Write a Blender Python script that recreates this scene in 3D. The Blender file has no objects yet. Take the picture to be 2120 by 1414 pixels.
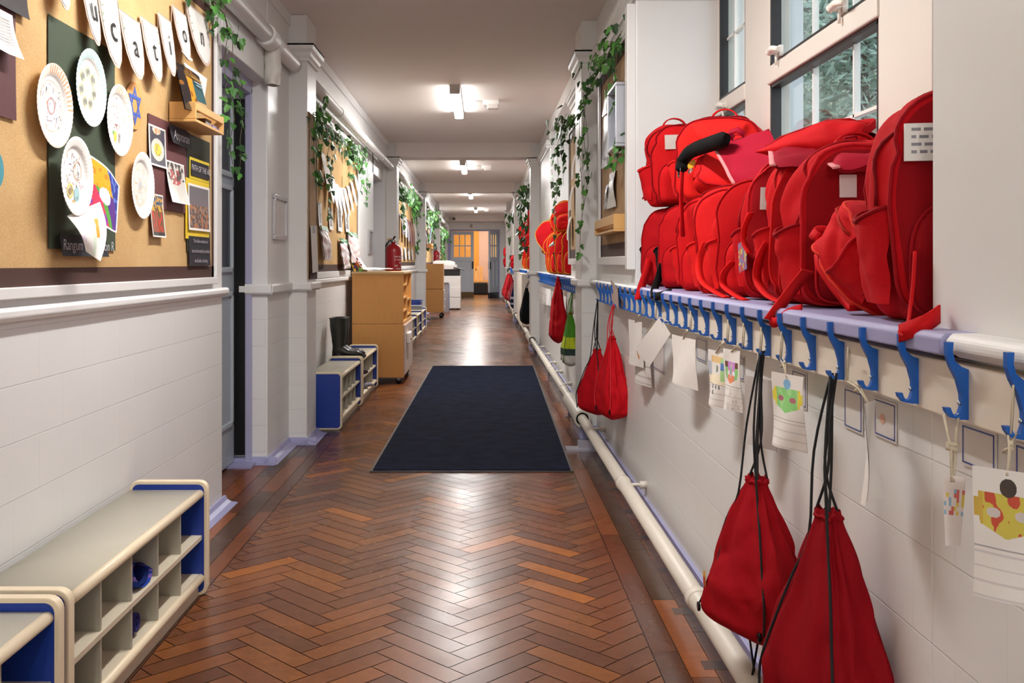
LAMP_E=8.0; LAMP_W=12.0; SKY_E=.6; WARM_E=30.0; EXPOSURE=2.02
import bpy, math, random
from mathutils import Vector, Matrix, noise
C = bpy.context.scene.collection
PI = math.pi
# ---------- camera constants (the frame is 2120 x 1414) ----------
FPX, VX, VY, EYE = 2050.0, 1000.0, 545.0, 1.1
def onX(u, v, x):                      # point of the plane X = x seen at (u, v)
    y = x*FPX/(u-VX); return Vector((x, y, EYE+(VY-v)*y/FPX))
def onY(u, v, y):
    return Vector(((u-VX)*y/FPX, y, EYE+(VY-v)*y/FPX))
def onZ(u, v, z):
    y = (EYE-z)*FPX/(v-VY); return Vector(((u-VX)*y/FPX, y, z))
def lin(c):
    return c/12.92 if c <= .04045 else ((c+.055)/1.055)**2.4
def H(s, k=1.0):
    s = s.lstrip('#'); return tuple(lin(int(s[i:i+2], 16)/255)*k for i in (0, 2, 4))
def jit(c, a, rnd=random):
    k = 1+rnd.uniform(-a, a); return tuple(max(0, x*k) for x in c)
def mixc(a, b, t): return tuple(x+(y-x)*t for x, y in zip(a, b))
# ---------- mesh builder ----------
class MB:
    def __init__(s): s.v=[]; s.f=[]; s.c=[]; s.sm=[]; s.col=(.8,.8,.8); s.smooth=False
    def face(s, idx, col=None, sm=None):
        s.f.append(tuple(idx)); s.c.append(col or s.col); s.sm.append(s.smooth if sm is None else sm)
    def poly(s, pts, col=None, sm=None):
        b=len(s.v); s.v += [tuple(p) for p in pts]; s.face(range(b, b+len(pts)), col, sm)
    def box(s, x0, x1, y0, y1, z0, z1, col=None):
        b=len(s.v)
        s.v += [(x,y,z) for z in (z0,z1) for y in (y0,y1) for x in (x0,x1)]
        for q in ((0,2,3,1),(4,5,7,6),(0,1,5,4),(2,6,7,3),(0,4,6,2),(1,3,7,5)): s.face([b+i for i in q], col, False)
    def obox(s, o, ex, ey, ez, col=None):      # box spanned by three edge vectors from corner o
        b=len(s.v); o=Vector(o)
        s.v += [tuple(o+ex*i+ey*j+ez*k) for k in (0,1) for j in (0,1) for i in (0,1)]
        for q in ((0,2,3,1),(4,5,7,6),(0,1,5,4),(2,6,7,3),(0,4,6,2),(1,3,7,5)): s.face([b+i for i in q], col, False)
    def prism(s, pts, ex, ey, n, o, depth, col=None, sm=False):  # 2-D outline extruded along n
        o=Vector(o); b=len(s.v); k=len(pts)
        for d in (0, depth): s.v += [tuple(o+ex*p[0]+ey*p[1]+n*d) for p in pts]
        s.face(list(range(b, b+k))[::-1], col, False); s.face(range(b+k, b+2*k), col, False)
        for i in range(k): j=(i+1)%k; s.face((b+i, b+j, b+k+j, b+k+i), col, sm)
    def tube(s, pts, r, seg=8, col=None, cap=True, flat=None):
        pts=[Vector(p) for p in pts]; n=len(pts); b=len(s.v); up=None
        for i, p in enumerate(pts):
            t=(pts[min(i+1,n-1)]-pts[max(i-1,0)])
            t = t.normalized() if t.length>1e-9 else Vector((0,0,1))
            if up is None:
                up = Vector((0,0,1)) if abs(t.z)<.9 else Vector((1,0,0))
            a=t.cross(up)
            if a.length<1e-6: a=t.orthogonal()
            a.normalize(); up=a.cross(t).normalized()
            rr = r[i] if isinstance(r,(list,tuple)) else r
            for k in range(seg):
                an=2*PI*k/seg
                s.v.append(tuple(p+a*math.cos(an)*rr*(flat or 1)+up*math.sin(an)*rr))
        for i in range(n-1):
            for k in range(seg):
                q=b+i*seg+k; w=b+i*seg+(k+1)%seg
                s.face((q,w,w+seg,q+seg), col, True)
        if cap:
            s.face([b+k for k in range(seg)][::-1], col, False); s.face([b+(n-1)*seg+k for k in range(seg)], col, False)
    def ribbon(s, pts, side, w, col=None, th=.002):
        pts=[Vector(p) for p in pts]; n=len(pts); b=len(s.v)
        for i,p in enumerate(pts):
            sd = side[i] if isinstance(side, list) else side
            t=(pts[min(i+1,n-1)]-pts[max(i-1,0)]).normalized(); nn=t.cross(sd).normalized()
            for q in (p-sd*w/2-nn*th, p+sd*w/2-nn*th, p+sd*w/2+nn*th, p-sd*w/2+nn*th): s.v.append(tuple(q))
        for i in range(n-1):
            for k in range(4):
                q=b+i*4+k; w_=b+i*4+(k+1)%4; s.face((q,w_,w_+4,q+4), col, True)
        s.face((b+3,b+2,b+1,b), col); e=b+(n-1)*4; s.face((e,e+1,e+2,e+3), col)
    def lathe(s, prof, o, seg=24, axis='z', col=None, sm=True, squash=1.0):
        o=Vector(o); b=len(s.v)
        for r,h in prof:
            for k in range(seg):
                an=2*PI*k/seg; x,y=r*math.cos(an), r*math.sin(an)*squash
                p = Vector((x,y,h)) if axis=='z' else (Vector((h,x,y)) if axis=='x' else Vector((x,h,y)))
                s.v.append(tuple(o+p))
        n=len(prof)
        for i in range(n-1):
            for k in range(seg):
                q=b+i*seg+k; w=b+i*seg+(k+1)%seg
                cc = col[i] if isinstance(col, list) else col
                s.face((q,w,w+seg,q+seg), cc, sm)
        c0 = col[0] if isinstance(col, list) else col; c1 = col[-1] if isinstance(col, list) else col
        if prof[0][0]>1e-6: s.face([b+k for k in range(seg)][::-1], c0, False)
        if prof[-1][0]>1e-6: s.face([b+(n-1)*seg+k for k in range(seg)], c1, False)
    def grid(s, fn, nu, nv, colfn=None, sm=True, wrapu=False):
        b=len(s.v); mu = nu if wrapu else nu+1
        for j in range(nv+1):
            for i in range(mu): s.v.append(tuple(fn(i/nu, j/nv)))
        for j in range(nv):
            for i in range(nu):
                i2=(i+1)%mu if wrapu else i+1
                s.face((b+j*mu+i, b+j*mu+i2, b+(j+1)*mu+i2, b+(j+1)*mu+i), colfn((i+.5)/nu,(j+.5)/nv) if colfn else None, sm)
    def sheet(s, tl, tr, br, bl, nu=6, nv=6, bend=None, colfn=None, th=.0012):
        tl,tr,br,bl=map(Vector,(tl,tr,br,bl)); n=(tr-tl).cross(bl-tl).normalized()
        def fn(d):
            def g(a,t):
                p=tl.lerp(tr,a).lerp(bl.lerp(br,a),t)
                return p+(Vector(bend(a,t)) if bend else Vector((0,0,0)))+n*d
            return g
        s.grid(fn(0), nu, nv, colfn); s.grid(fn(th), nu, nv, colfn)
    def disc(s, o, ex, ey, rx, ry, col=None, seg=20):
        s.poly([Vector(o)+ex*math.cos(2*PI*k/seg)*rx+ey*math.sin(2*PI*k/seg)*ry for k in range(seg)], col)
    def ring(s, o, ex, ey, r0, r1, col=None, seg=24, asp=1.0):
        b=len(s.v)
        for r in (r0,r1):
            for k in range(seg): s.v.append(tuple(Vector(o)+ex*math.cos(2*PI*k/seg)*r*asp+ey*math.sin(2*PI*k/seg)*r))
        for k in range(seg): j=(k+1)%seg; s.face((b+k,b+j,b+seg+j,b+seg+k), col)
    def text(s, body, size, o, ex, ey, col, align='CENTER'):
        cu=bpy.data.curves.new('t','FONT'); cu.body=body; cu.size=size; cu.align_x=align; cu.align_y='CENTER'; cu.resolution_u=3
        ob=bpy.data.objects.new('t',cu); C.objects.link(ob); dg=bpy.context.evaluated_depsgraph_get()
        me=bpy.data.meshes.new_from_object(ob.evaluated_get(dg)); b=len(s.v); o=Vector(o)
        s.v += [tuple(o+ex*v.co.x+ey*v.co.y) for v in me.vertices]
        for p in me.polygons: s.face([b+i for i in p.vertices], col, False)
        bpy.data.objects.remove(ob); bpy.data.curves.remove(cu); bpy.data.meshes.remove(me)
    def build(s, name, mat, parent=None, bevel=0, subsurf=0, local=False, seg=2):
        off=Vector((0,0,0)); p=parent
        while p is not None and not local: off+=p.location; p=p.parent
        me=bpy.data.meshes.new(name)
        me.from_pydata([(x-off.x,y-off.y,z-off.z) for x,y,z in s.v], [], s.f); me.update()
        at=me.color_attributes.new('Col','FLOAT_COLOR','CORNER'); buf=[]
        for f,c in zip(s.f,s.c): buf += [c[0],c[1],c[2],1.0]*len(f)
        at.data.foreach_set('color', buf); me.polygons.foreach_set('use_smooth', s.sm)
        me.materials.append(mat); o=bpy.data.objects.new(name, me); C.objects.link(o)
        if parent: o.parent=parent
        if bevel:
            m=o.modifiers.new('bevel','BEVEL'); m.width=bevel; m.segments=seg; m.limit_method='ANGLE'; m.angle_limit=.7
        if subsurf:
            m=o.modifiers.new('sub','SUBSURF'); m.levels=m.render_levels=subsurf
        return o
def tag(o, label=None, cat=None, group=None, kind=None):
    if label: o['label']=label
    if cat: o['category']=cat
    if group: o['group']=group
    if kind: o['kind']=kind
    return o
def thing(name, label, cat, loc=(0,0,0), group=None, rz=0):
    o=bpy.data.objects.new(name,None); C.objects.link(o); o.location=loc; o.rotation_euler=(0,0,rz); o.empty_display_size=.1
    return tag(o,label,cat,group)
def struct(name, mb, mat, parent=None, **k):
    o=mb.build(name, mat, parent, **k)
    if parent is None: o['kind']='structure'
    return o
def dup(root, loc=None, label=None, rot=None, group=None):
    r=root.copy(); C.objects.link(r)
    if loc is not None: r.location=loc
    if rot is not None: r.rotation_euler=rot
    if label: r['label']=label
    if group: r['group']=group
    for ch in list(root.children):
        c=ch.copy(); C.objects.link(c); c.parent=r
        for g in list(ch.children):
            d=g.copy(); C.objects.link(d); d.parent=c
    return r
EX,EY,EZ = Vector((1,0,0)),Vector((0,1,0)),Vector((0,0,1))
ORD='first second third fourth fifth sixth seventh eighth ninth tenth eleventh twelfth thirteenth fourteenth fifteenth sixteenth seventeenth eighteenth nineteenth twentieth twenty-first twenty-second twenty-third twenty-fourth twenty-fifth twenty-sixth twenty-seventh twenty-eighth twenty-ninth thirtieth thirty-first thirty-second'.split()
def spline(pts, n=5):
    P=[Vector(p) for p in pts]; out=[]
    for i in range(len(P)-1):
        a,b,c,d=P[max(i-1,0)],P[i],P[i+1],P[min(i+2,len(P)-1)]
        for k in range(n):
            t=k/n; out.append(.5*((2*b)+(c-a)*t+(2*a-5*b+4*c-d)*t*t+(3*b-a-3*c+d)*t**3))
    return out+[P[-1]]
# ---------- materials ----------
def newmat(name):
    m=bpy.data.materials.new(name); m.use_nodes=True; nt=m.node_tree; nt.nodes.clear()
    out=nt.nodes.new('ShaderNodeOutputMaterial'); b=nt.nodes.new('ShaderNodeBsdfPrincipled'); nt.links.new(b.outputs[0], out.inputs[0])
    return m, nt, b
def nd(nt, t, **k):
    n=nt.nodes.new('ShaderNode'+t)
    for a,v in k.items():
        if a in n.inputs: n.inputs[a].default_value=v
        else: setattr(n,a,v)
    return n
def attr_mat(name, rough=.5, var=.08, vscale=40, bump=0, bscale=300, metallic=0, sheen=0, spec=.5, coat=0, trans=0, wave=None, rvar=0):
    m,nt,b=newmat(name); L=nt.links
    at=nd(nt,'Attribute'); at.attribute_name='Col'; tc=nd(nt,'TexCoord')
    nz=nd(nt,'TexNoise', Scale=vscale, Detail=3.0); L.new(tc.outputs['Object'], nz.inputs['Vector'])
    mr=nd(nt,'MapRange'); mr.inputs['To Min'].default_value=1-var; mr.inputs['To Max'].default_value=1+var
    src=nz.outputs['Fac']
    if wave:
        mp=nd(nt,'Mapping'); mp.inputs['Scale'].default_value=wave; L.new(tc.outputs['Object'], mp.inputs['Vector'])
        L.new(mp.outputs[0], nz.inputs['Vector'])
    L.new(src, mr.inputs['Value'])
    mu=nd(nt,'VectorMath'); mu.operation='SCALE'; L.new(at.outputs['Color'], mu.inputs[0]); L.new(mr.outputs[0], mu.inputs['Scale'])
    L.new(mu.outputs[0], b.inputs['Base Color'])
    b.inputs['Roughness'].default_value=rough; b.inputs['Metallic'].default_value=metallic
    b.inputs['Specular IOR Level'].default_value=spec; b.inputs['Sheen Weight'].default_value=sheen
    b.inputs['Coat Weight'].default_value=coat; b.inputs['Transmission Weight'].default_value=trans
    if rvar:
        r2=nd(nt,'MapRange'); r2.inputs['To Min'].default_value=rough-rvar; r2.inputs['To Max'].default_value=rough+rvar
        L.new(nz.outputs['Fac'], r2.inputs['Value']); L.new(r2.outputs[0], b.inputs['Roughness'])
    if bump:
        n2=nd(nt,'TexNoise', Scale=bscale, Detail=2.0); L.new(tc.outputs['Object'], n2.inputs['Vector'])
        bp=nd(nt,'Bump', Strength=bump, Distance=.002); L.new(n2.outputs['Fac'], bp.inputs['Height']); L.new(bp.outputs[0], b.inputs['Normal'])
    return m
M={}
M['paint']=attr_mat('satin_paint',.42,.03,6,bump=.15,bscale=60)
M['plastic']=attr_mat('moulded_plastic',.32,.03,30)
M['rubber']=attr_mat('rubber',.38,.06,20)
M['laminate']=attr_mat('laminate_board',.4,.03,50)
M['paper']=attr_mat('paper',.75,.04,30,bump=.15,bscale=80)
M['photo']=attr_mat('laminated_print',.28,.05,60)
M['fabric']=attr_mat('woven_nylon',.75,.10,18,bump=.3,bscale=420,spec=.10)
M['cord']=attr_mat('cord',.8,.12,300)
M['metal']=attr_mat('metal',.35,.05,30,metallic=.85)
M['leaf']=attr_mat('leaf',.45,.25,60)
M['beech']=attr_mat('beech_veneer',.38,.16,5,wave=(30,30,1.2))
M['pine']=attr_mat('pine_wood',.5,.14,5,wave=(60,2,60))
def film_mat():
    m,nt,b=newmat('clear_film'); b.inputs['Base Color'].default_value=(.9,.9,.9,1); b.inputs['Roughness'].default_value=.12
    tr=nd(nt,'BsdfTransparent'); mx=nd(nt,'MixShader'); mx.inputs[0].default_value=.28
    nt.links.new(tr.outputs[0], mx.inputs[1]); nt.links.new(b.outputs[0], mx.inputs[2]); nt.links.new(mx.outputs[0], nt.nodes['Material Output'].inputs[0]); return m
M['film']=film_mat()
def glass_mat():
    m,nt,b=newmat('window_glass'); nt.nodes.remove(b)
    tr=nd(nt,'BsdfTransparent'); tr.inputs[0].default_value=(.93,.96,.95,1); gl=nd(nt,'BsdfGlossy', Roughness=.01); lw=nd(nt,'LayerWeight'); lw.inputs['Blend'].default_value=.5; pw=nd(nt,'Math'); pw.operation='POWER'; pw.inputs[1].default_value=4.5; nt.links.new(lw.outputs['Facing'],pw.inputs[0]); fr=nd(nt,'Math'); fr.operation='MULTIPLY_ADD'; fr.inputs[1].default_value=.6; fr.inputs[2].default_value=.02; nt.links.new(pw.outputs[0],fr.inputs[0])
    nz=nd(nt,'TexNoise', Scale=3.0, Detail=1.0); tc=nd(nt,'TexCoord'); nt.links.new(tc.outputs['Object'], nz.inputs['Vector'])
    bp=nd(nt,'Bump', Strength=.12, Distance=.05); nt.links.new(nz.outputs['Fac'], bp.inputs['Height']); nt.links.new(bp.outputs[0], gl.inputs['Normal'])
    mx=nd(nt,'MixShader'); nt.links.new(fr.outputs[0], mx.inputs[0]); nt.links.new(tr.outputs[0], mx.inputs[1]); nt.links.new(gl.outputs[0], mx.inputs[2])
    nt.links.new(mx.outputs[0], nt.nodes['Material Output'].inputs[0]); return m
M['glass']=glass_mat()
def emit(name, col, st):
    m,nt,b=newmat(name); nt.nodes.remove(b); e=nd(nt,'Emission', Strength=st); e.inputs[0].default_value=(*col,1)
    nt.links.new(e.outputs[0], nt.nodes['Material Output'].inputs[0]); return m
def wall_mat():
    m,nt,b=newmat('painted_wall'); L=nt.links
    g=nd(nt,'NewGeometry'); sp=nd(nt,'SeparateXYZ'); L.new(g.outputs['Position'], sp.inputs[0])
    ad=nd(nt,'Math'); ad.operation='ADD'; L.new(sp.outputs['X'], ad.inputs[0]); L.new(sp.outputs['Y'], ad.inputs[1])
    sub=nd(nt,'Math'); sub.operation='SUBTRACT'; L.new(sp.outputs['Z'], sub.inputs[0]); sub.inputs[1].default_value=.061
    cb=nd(nt,'CombineXYZ'); L.new(ad.outputs[0], cb.inputs['X']); L.new(sub.outputs[0], cb.inputs['Y'])
    br=nd(nt,'TexBrick'); br.offset=.5; L.new(cb.outputs[0], br.inputs['Vector'])
    br.inputs['Scale'].default_value=1; br.inputs['Brick Width'].default_value=.293; br.inputs['Row Height'].default_value=.1455
    br.inputs['Mortar Size'].default_value=.0016; br.inputs['Mortar Smooth'].default_value=.4
    bh=nd(nt,'TexBrick'); bh.offset=0; L.new(cb.outputs[0], bh.inputs['Vector']); bh.inputs['Scale'].default_value=1; bh.inputs['Brick Width'].default_value=90.0; bh.inputs['Row Height'].default_value=.1455
    bh.inputs['Mortar Size'].default_value=.0018; bh.inputs['Mortar Smooth'].default_value=.4
    wk=nd(nt,'Math'); wk.operation='MULTIPLY'; wk.inputs[1].default_value=.3; L.new(br.outputs['Fac'], wk.inputs[0])
    jm=nd(nt,'Math'); jm.operation='MAXIMUM'; L.new(wk.outputs[0], jm.inputs[0]); L.new(bh.outputs['Fac'], jm.inputs[1])
    low=nd(nt,'Math'); low.operation='LESS_THAN'; L.new(sp.outputs['Z'], low.inputs[0]); low.inputs[1].default_value=.95
    mk=nd(nt,'Math'); mk.operation='MULTIPLY'; L.new(jm.outputs[0], mk.inputs[0]); L.new(low.outputs[0], mk.inputs[1])
    nz=nd(nt,'TexNoise', Scale=2.0, Detail=4.0); L.new(g.outputs['Position'], nz.inputs['Vector'])
    n3=nd(nt,'TexNoise', Scale=45.0, Detail=3.0); L.new(g.outputs['Position'], n3.inputs['Vector'])
    cr=nd(nt,'MixRGB'); cr.inputs[1].default_value=(.70,.70,.685,1); cr.inputs[2].default_value=(.78,.775,.76,1); L.new(nz.outputs['Fac'], cr.inputs[0])
    c2=nd(nt,'MixRGB'); c2.blend_type='MULTIPLY'; c2.inputs[2].default_value=(.80,.79,.77,1)
    mm=nd(nt,'Math'); mm.operation='MULTIPLY'; L.new(mk.outputs[0], mm.inputs[0]); mm.inputs[1].default_value=.35; L.new(mm.outputs[0], c2.inputs[0]); L.new(cr.outputs[0], c2.inputs[1])
    L.new(c2.outputs[0], b.inputs['Base Color'])
    b.inputs['Roughness'].default_value=.38
    b1=nd(nt,'Bump', Strength=.7, Distance=.002); b1.invert=True; L.new(mk.outputs[0], b1.inputs['Height'])
    b2=nd(nt,'Bump', Strength=.12, Distance=.003); L.new(n3.outputs['Fac'], b2.inputs['Height']); L.new(b1.outputs[0], b2.inputs['Normal']); L.new(b2.outputs[0], b.inputs['Normal'])
    return m
M['wall']=wall_mat()
def floor_mat():
    m,nt,b=newmat('parquet'); L=nt.links
    at=nd(nt,'Attribute'); at.attribute_name='Col'; tc=nd(nt,'TexCoord')
    n1=nd(nt,'TexNoise', Scale=1.6, Detail=5.0, Roughness=.6); L.new(tc.outputs['Object'], n1.inputs['Vector'])
    n2=nd(nt,'TexNoise', Scale=26.0, Detail=5.0, Roughness=.7); L.new(tc.outputs['Object'], n2.inputs['Vector'])
    r1=nd(nt,'MapRange'); r1.inputs['From Min'].default_value=.3; r1.inputs['From Max'].default_value=.7; r1.inputs['To Min'].default_value=.75; r1.inputs['To Max'].default_value=1.18; L.new(n1.outputs['Fac'], r1.inputs['Value'])
    r2=nd(nt,'MapRange'); r2.inputs['From Min'].default_value=.3; r2.inputs['From Max'].default_value=.7; r2.inputs['To Min'].default_value=.86; r2.inputs['To Max'].default_value=1.14; L.new(n2.outputs['Fac'], r2.inputs['Value'])
    mu=nd(nt,'Math'); mu.operation='MULTIPLY'; L.new(r1.outputs[0], mu.inputs[0]); L.new(r2.outputs[0], mu.inputs[1])
    sc=nd(nt,'VectorMath'); sc.operation='SCALE'; L.new(at.outputs['Color'], sc.inputs[0]); L.new(mu.outputs[0], sc.inputs['Scale']); L.new(sc.outputs[0], b.inputs['Base Color'])
    n4=nd(nt,'TexNoise', Scale=2.5, Detail=2.0, Roughness=.5); L.new(tc.outputs['Object'], n4.inputs['Vector'])
    rr=nd(nt,'MapRange'); rr.inputs['From Min'].default_value=.3; rr.inputs['From Max'].default_value=.7; rr.inputs['To Min'].default_value=.22; rr.inputs['To Max'].default_value=.34; L.new(n4.outputs['Fac'], rr.inputs['Value']); L.new(rr.outputs[0], b.inputs['Roughness'])
    bp=nd(nt,'Bump', Strength=.05, Distance=.001); L.new(n2.outputs['Fac'], bp.inputs['Height']); L.new(bp.outputs[0], b.inputs['Normal'])
    b.inputs['Specular IOR Level'].default_value=.26
    return m
M['floor']=floor_mat()
def ceil_mat():
    m,nt,b=newmat('ceiling_paint'); L=nt.links; g=nd(nt,'NewGeometry')
    nz=nd(nt,'TexNoise', Scale=1.2, Detail=4.0); L.new(g.outputs['Position'], nz.inputs['Vector'])
    cr=nd(nt,'MixRGB'); cr.inputs[1].default_value=(.83,.77,.735,1); cr.inputs[2].default_value=(.88,.82,.785,1); L.new(nz.outputs['Fac'], cr.inputs[0]); L.new(cr.outputs[0], b.inputs['Base Color'])
    n3=nd(nt,'TexNoise', Scale=20.0, Detail=3.0); L.new(g.outputs['Position'], n3.inputs['Vector'])
    b2=nd(nt,'Bump', Strength=.1, Distance=.004); L.new(n3.outputs['Fac'], b2.inputs['Height']); L.new(b2.outputs[0], b.inputs['Normal'])
    b.inputs['Roughness'].default_value=.6; return m
M['ceil']=ceil_mat()
def carpet_mat():
    m,nt,b=newmat('navy_carpet'); L=nt.links; tc=nd(nt,'TexCoord')
    nz=nd(nt,'TexNoise', Scale=260.0, Detail=2.0); L.new(tc.outputs['Object'], nz.inputs['Vector'])
    n2=nd(nt,'TexNoise', Scale=9.0, Detail=4.0); L.new(tc.outputs['Object'], n2.inputs['Vector'])
    ad=nd(nt,'Math'); ad.operation='MULTIPLY'; L.new(nz.outputs['Fac'], ad.inputs[0]); L.new(n2.outputs['Fac'], ad.inputs[1])
    cr=nd(nt,'MapRange'); cr.inputs['From Min'].default_value=.12; cr.inputs['From Max'].default_value=.42; L.new(ad.outputs[0], cr.inputs['Value'])
    mx=nd(nt,'MixRGB'); mx.inputs[1].default_value=(.0022,.0036,.010,1); mx.inputs[2].default_value=(.012,.018,.046,1); L.new(cr.outputs[0], mx.inputs[0]); L.new(mx.outputs[0], b.inputs['Base Color'])
    b.inputs['Roughness'].default_value=.95; b.inputs['Specular IOR Level'].default_value=.1
    bp=nd(nt,'Bump', Strength=.6, Distance=.004); L.new(nz.outputs['Fac'], bp.inputs['Height']); L.new(bp.outputs[0], b.inputs['Normal']); return m
M['carpet']=carpet_mat()
def burlap_mat(name, c0, c1, weave):
    m,nt,b=newmat(name); L=nt.links; g=nd(nt,'NewGeometry'); mp=nd(nt,'Mapping'); mp.inputs['Scale'].default_value=(1,weave,weave*1.3); L.new(g.outputs['Position'], mp.inputs['Vector'])
    w=nd(nt,'TexNoise', Scale=1.0, Detail=3.0, Roughness=.7); L.new(mp.outputs[0], w.inputs['Vector'])
    n2=nd(nt,'TexNoise', Scale=3.0, Detail=4.0); L.new(g.outputs['Position'], n2.inputs['Vector'])
    ad=nd(nt,'Math'); ad.operation='ADD'; L.new(w.outputs['Fac'], ad.inputs[0]); L.new(n2.outputs['Fac'], ad.inputs[1])
    r=nd(nt,'MapRange'); r.inputs['From Min'].default_value=.7; r.inputs['From Max'].default_value=1.3; L.new(ad.outputs[0], r.inputs['Value'])
    mx=nd(nt,'MixRGB'); mx.inputs[1].default_value=(*c0,1); mx.inputs[2].default_value=(*c1,1); L.new(r.outputs[0], mx.inputs[0]); L.new(mx.outputs[0], b.inputs['Base Color'])
    b.inputs['Roughness'].default_value=.85; b.inputs['Specular IOR Level'].default_value=.2
    bp=nd(nt,'Bump', Strength=.5, Distance=.002); L.new(w.outputs['Fac'], bp.inputs['Height'])
    b3=nd(nt,'Bump', Strength=.6, Distance=.02); L.new(n2.outputs['Fac'], b3.inputs['Height']); L.new(bp.outputs[0], b3.inputs['Normal']); L.new(b3.outputs[0], b.inputs['Normal']); return m
M['burlap']=burlap_mat('hessian', H('b8925f'), H('d8b582'), 160)
M['kraft']=burlap_mat('wrinkled_kraft', H('a98a66'), H('c3a27a'), 30)
# ================= THE SETTING =================
R=random.Random(7)
XL, XR, ZC, YE = -1.25, .71, 2.62, 32.0      # bay wall on the door side, hook wall, ceiling, end wall
WHITE=(.78,.775,.76); LAV=H('9a9ac0'); LAVL=H('a9a9c6')
# ---- floor: individual herringbone blocks and border boards, one mesh
def clip(poly, ax, val, keep_less):
    out=[]; n=len(poly)
    for i in range(n):
        a,b=poly[i],poly[(i+1)%n]; ia=(a[ax]<=val)==keep_less; ib=(b[ax]<=val)==keep_less
        if ia: out.append(a)
        if ia!=ib:
            t=(val-a[ax])/(b[ax]-a[ax]); out.append((a[0]+(b[0]-a[0])*t, a[1]+(b[1]-a[1])*t))
    return out
WOOD=[H(h_,.82) for h_ in ('744426','7b4828','6b4029','844e28','653b25','764629','875024','6f432a')]
def woodcol():
    c=jit(R.choice(WOOD),.06,R)
    if R.random()<.035: c=jit(H('94561f'),.10,R)
    return c
fl=MB(); fl.box(-1.75,1.4,-6.6,40,-.06,-.0015,H('1d120c'))
bx0,bx1=-.93,.475
L_,W_=.297,.0715; q=math.sqrt(.5)
d1=Vector((q,q)); d2=Vector((-q,q))
gap=.0016; period=W_/q
ncol=12; x_ref=-.044
for ci in range(-6,6):
    # columns of width L*q; alternate direction
    xc=x_ref+(ci*L_*q if ci%2==0 else (ci-1)*L_*q+(L_-W_)*q)
    up = ci%2==0
    d = Vector((q,q)) if up else Vector((q,-q))
    nrm = Vector((-q,q)) if up else Vector((q,q))
    k=-40; 
    yoff = 0 if up else ((L_+W_)*q)%period
    y=-1.2
    while y<YE+2:
        o=Vector((xc, y+yoff)) if up else Vector((xc, y+yoff))
        # block: from o along d for L, width W along nrm
        p=[o+d*gap+nrm*gap, o+d*(L_-gap)+nrm*gap, o+d*(L_-gap)+nrm*(W_-gap), o+d*gap+nrm*(W_-gap)]
        pts=[(a.x,a.y) for a in p]
        for ax,val,less in ((0,bx1,True),(0,bx0,False)):
            if pts: pts=clip(pts,ax,val,less)
        if len(pts)>=3: fl.poly([(a,b,0) for a,b in pts], woodcol())
        y+=period
def boards(x0,x1,w,L):
    x=x0
    while x<x1-.002:
        xe=min(x+w,x1); y=-2+R.uniform(0,L)
        while y<YE+2:
            l=L*R.uniform(.7,1.4)
            fl.poly([(x+.001,y+.001,0),(xe-.001,y+.001,0),(xe-.001,y+l-.001,0),(x+.001,y+l-.001,0)], jit(R.choice([H('6a3a20'),H('7b431f'),H('553222'),H('49301f')]),.2,R)); y+=l
        x=xe
boards(bx1+.002,XR,.075,.55); boards(-1.42,bx0-.002,.085,.9)
for k in range(14):       # a cross-laid patch by the pipe
    fl.poly([(.60,1.0+k*.42,.0004),(.70,1.0+k*.42,.0004),(.70,1.06+k*.42,.0004),(.60,1.06+k*.42,.0004)], jit(H('4a2c1c'),.2,R))
RS=random.Random(5)
for u,v,su,sv,n in ((775,1120,16,40,70),(800,1150,55,9,60),(745,1105,25,20,25)):      # worn pale scratches through the varnish
    for k in range(n):
        p=onZ(u+RS.gauss(0,su),v+RS.gauss(0,sv),0); a=RS.choice((.9,-.7,1.5))+RS.uniform(-.25,.25); l=RS.uniform(.008,.035); w_=RS.uniform(.0003,.0008)
        dx,dy=math.cos(a)*l,math.sin(a)*l; nx,ny=-math.sin(a)*w_,math.cos(a)*w_
        fl.poly([(p.x-nx,p.y-ny,.0005),(p.x+dx-nx,p.y+dy-ny,.0005),(p.x+dx+nx,p.y+dy+ny,.0005),(p.x+nx,p.y+ny,.0005)],jit(H('b08c5c'),.25,RS))
struct('floor',fl,M['floor'])
# worn pale scuffs on the varnish
# ---- ceiling, beams
cb=MB(); cb.box(-1.75,1.4,-6.6,YE+.2,ZC,ZC+.1); struct('ceiling',cb,M['ceil'])
for i,(y0,y1,z) in enumerate(((12.46,12.79,2.43),(18.56,18.89,2.43),(31.3,32.0,2.43))):
    b=MB(); b.box(-1.3,1.3,y0+.004,y1-.004,z,ZC+.02); o=struct('ceiling_beam',b,M['ceil'],bevel=.012)
# ---- wall on the door side
PIL_L=[(6.05,6.38,-1.075),(12.46,12.79,-1.085),(18.56,18.89,-1.085),(24.9,25.23,-1.09)]
w=MB()
w.box(-1.75,-1.19,-6.6,4.52,0,ZC); w.box(-1.75,-1.19,4.52,5.47,2.10,ZC); w.box(-1.75,-1.42,4.4,5.6,0,2.2)
w.box(-1.75,-1.186,5.45,6.06,0,ZC)
for y0,y1,x in PIL_L: w.box(-1.75,x,y0,y1,0,ZC)
w.box(-1.75,XL,6.3,11.29,0,ZC); w.box(-1.75,XL,11.2,12.4,2.12,ZC); w.box(-1.75,-1.42,11.2,12.4,0,2.2); w.box(-1.75,XL,12.36,12.6,0,ZC)
w.box(-1.75,-1.215,12.30,12.47,0,ZC)
w.box(-1.75,XL,12.6,YE+.2,0,ZC)
struct('wall_left',w,M['wall'],bevel=.008)
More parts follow.
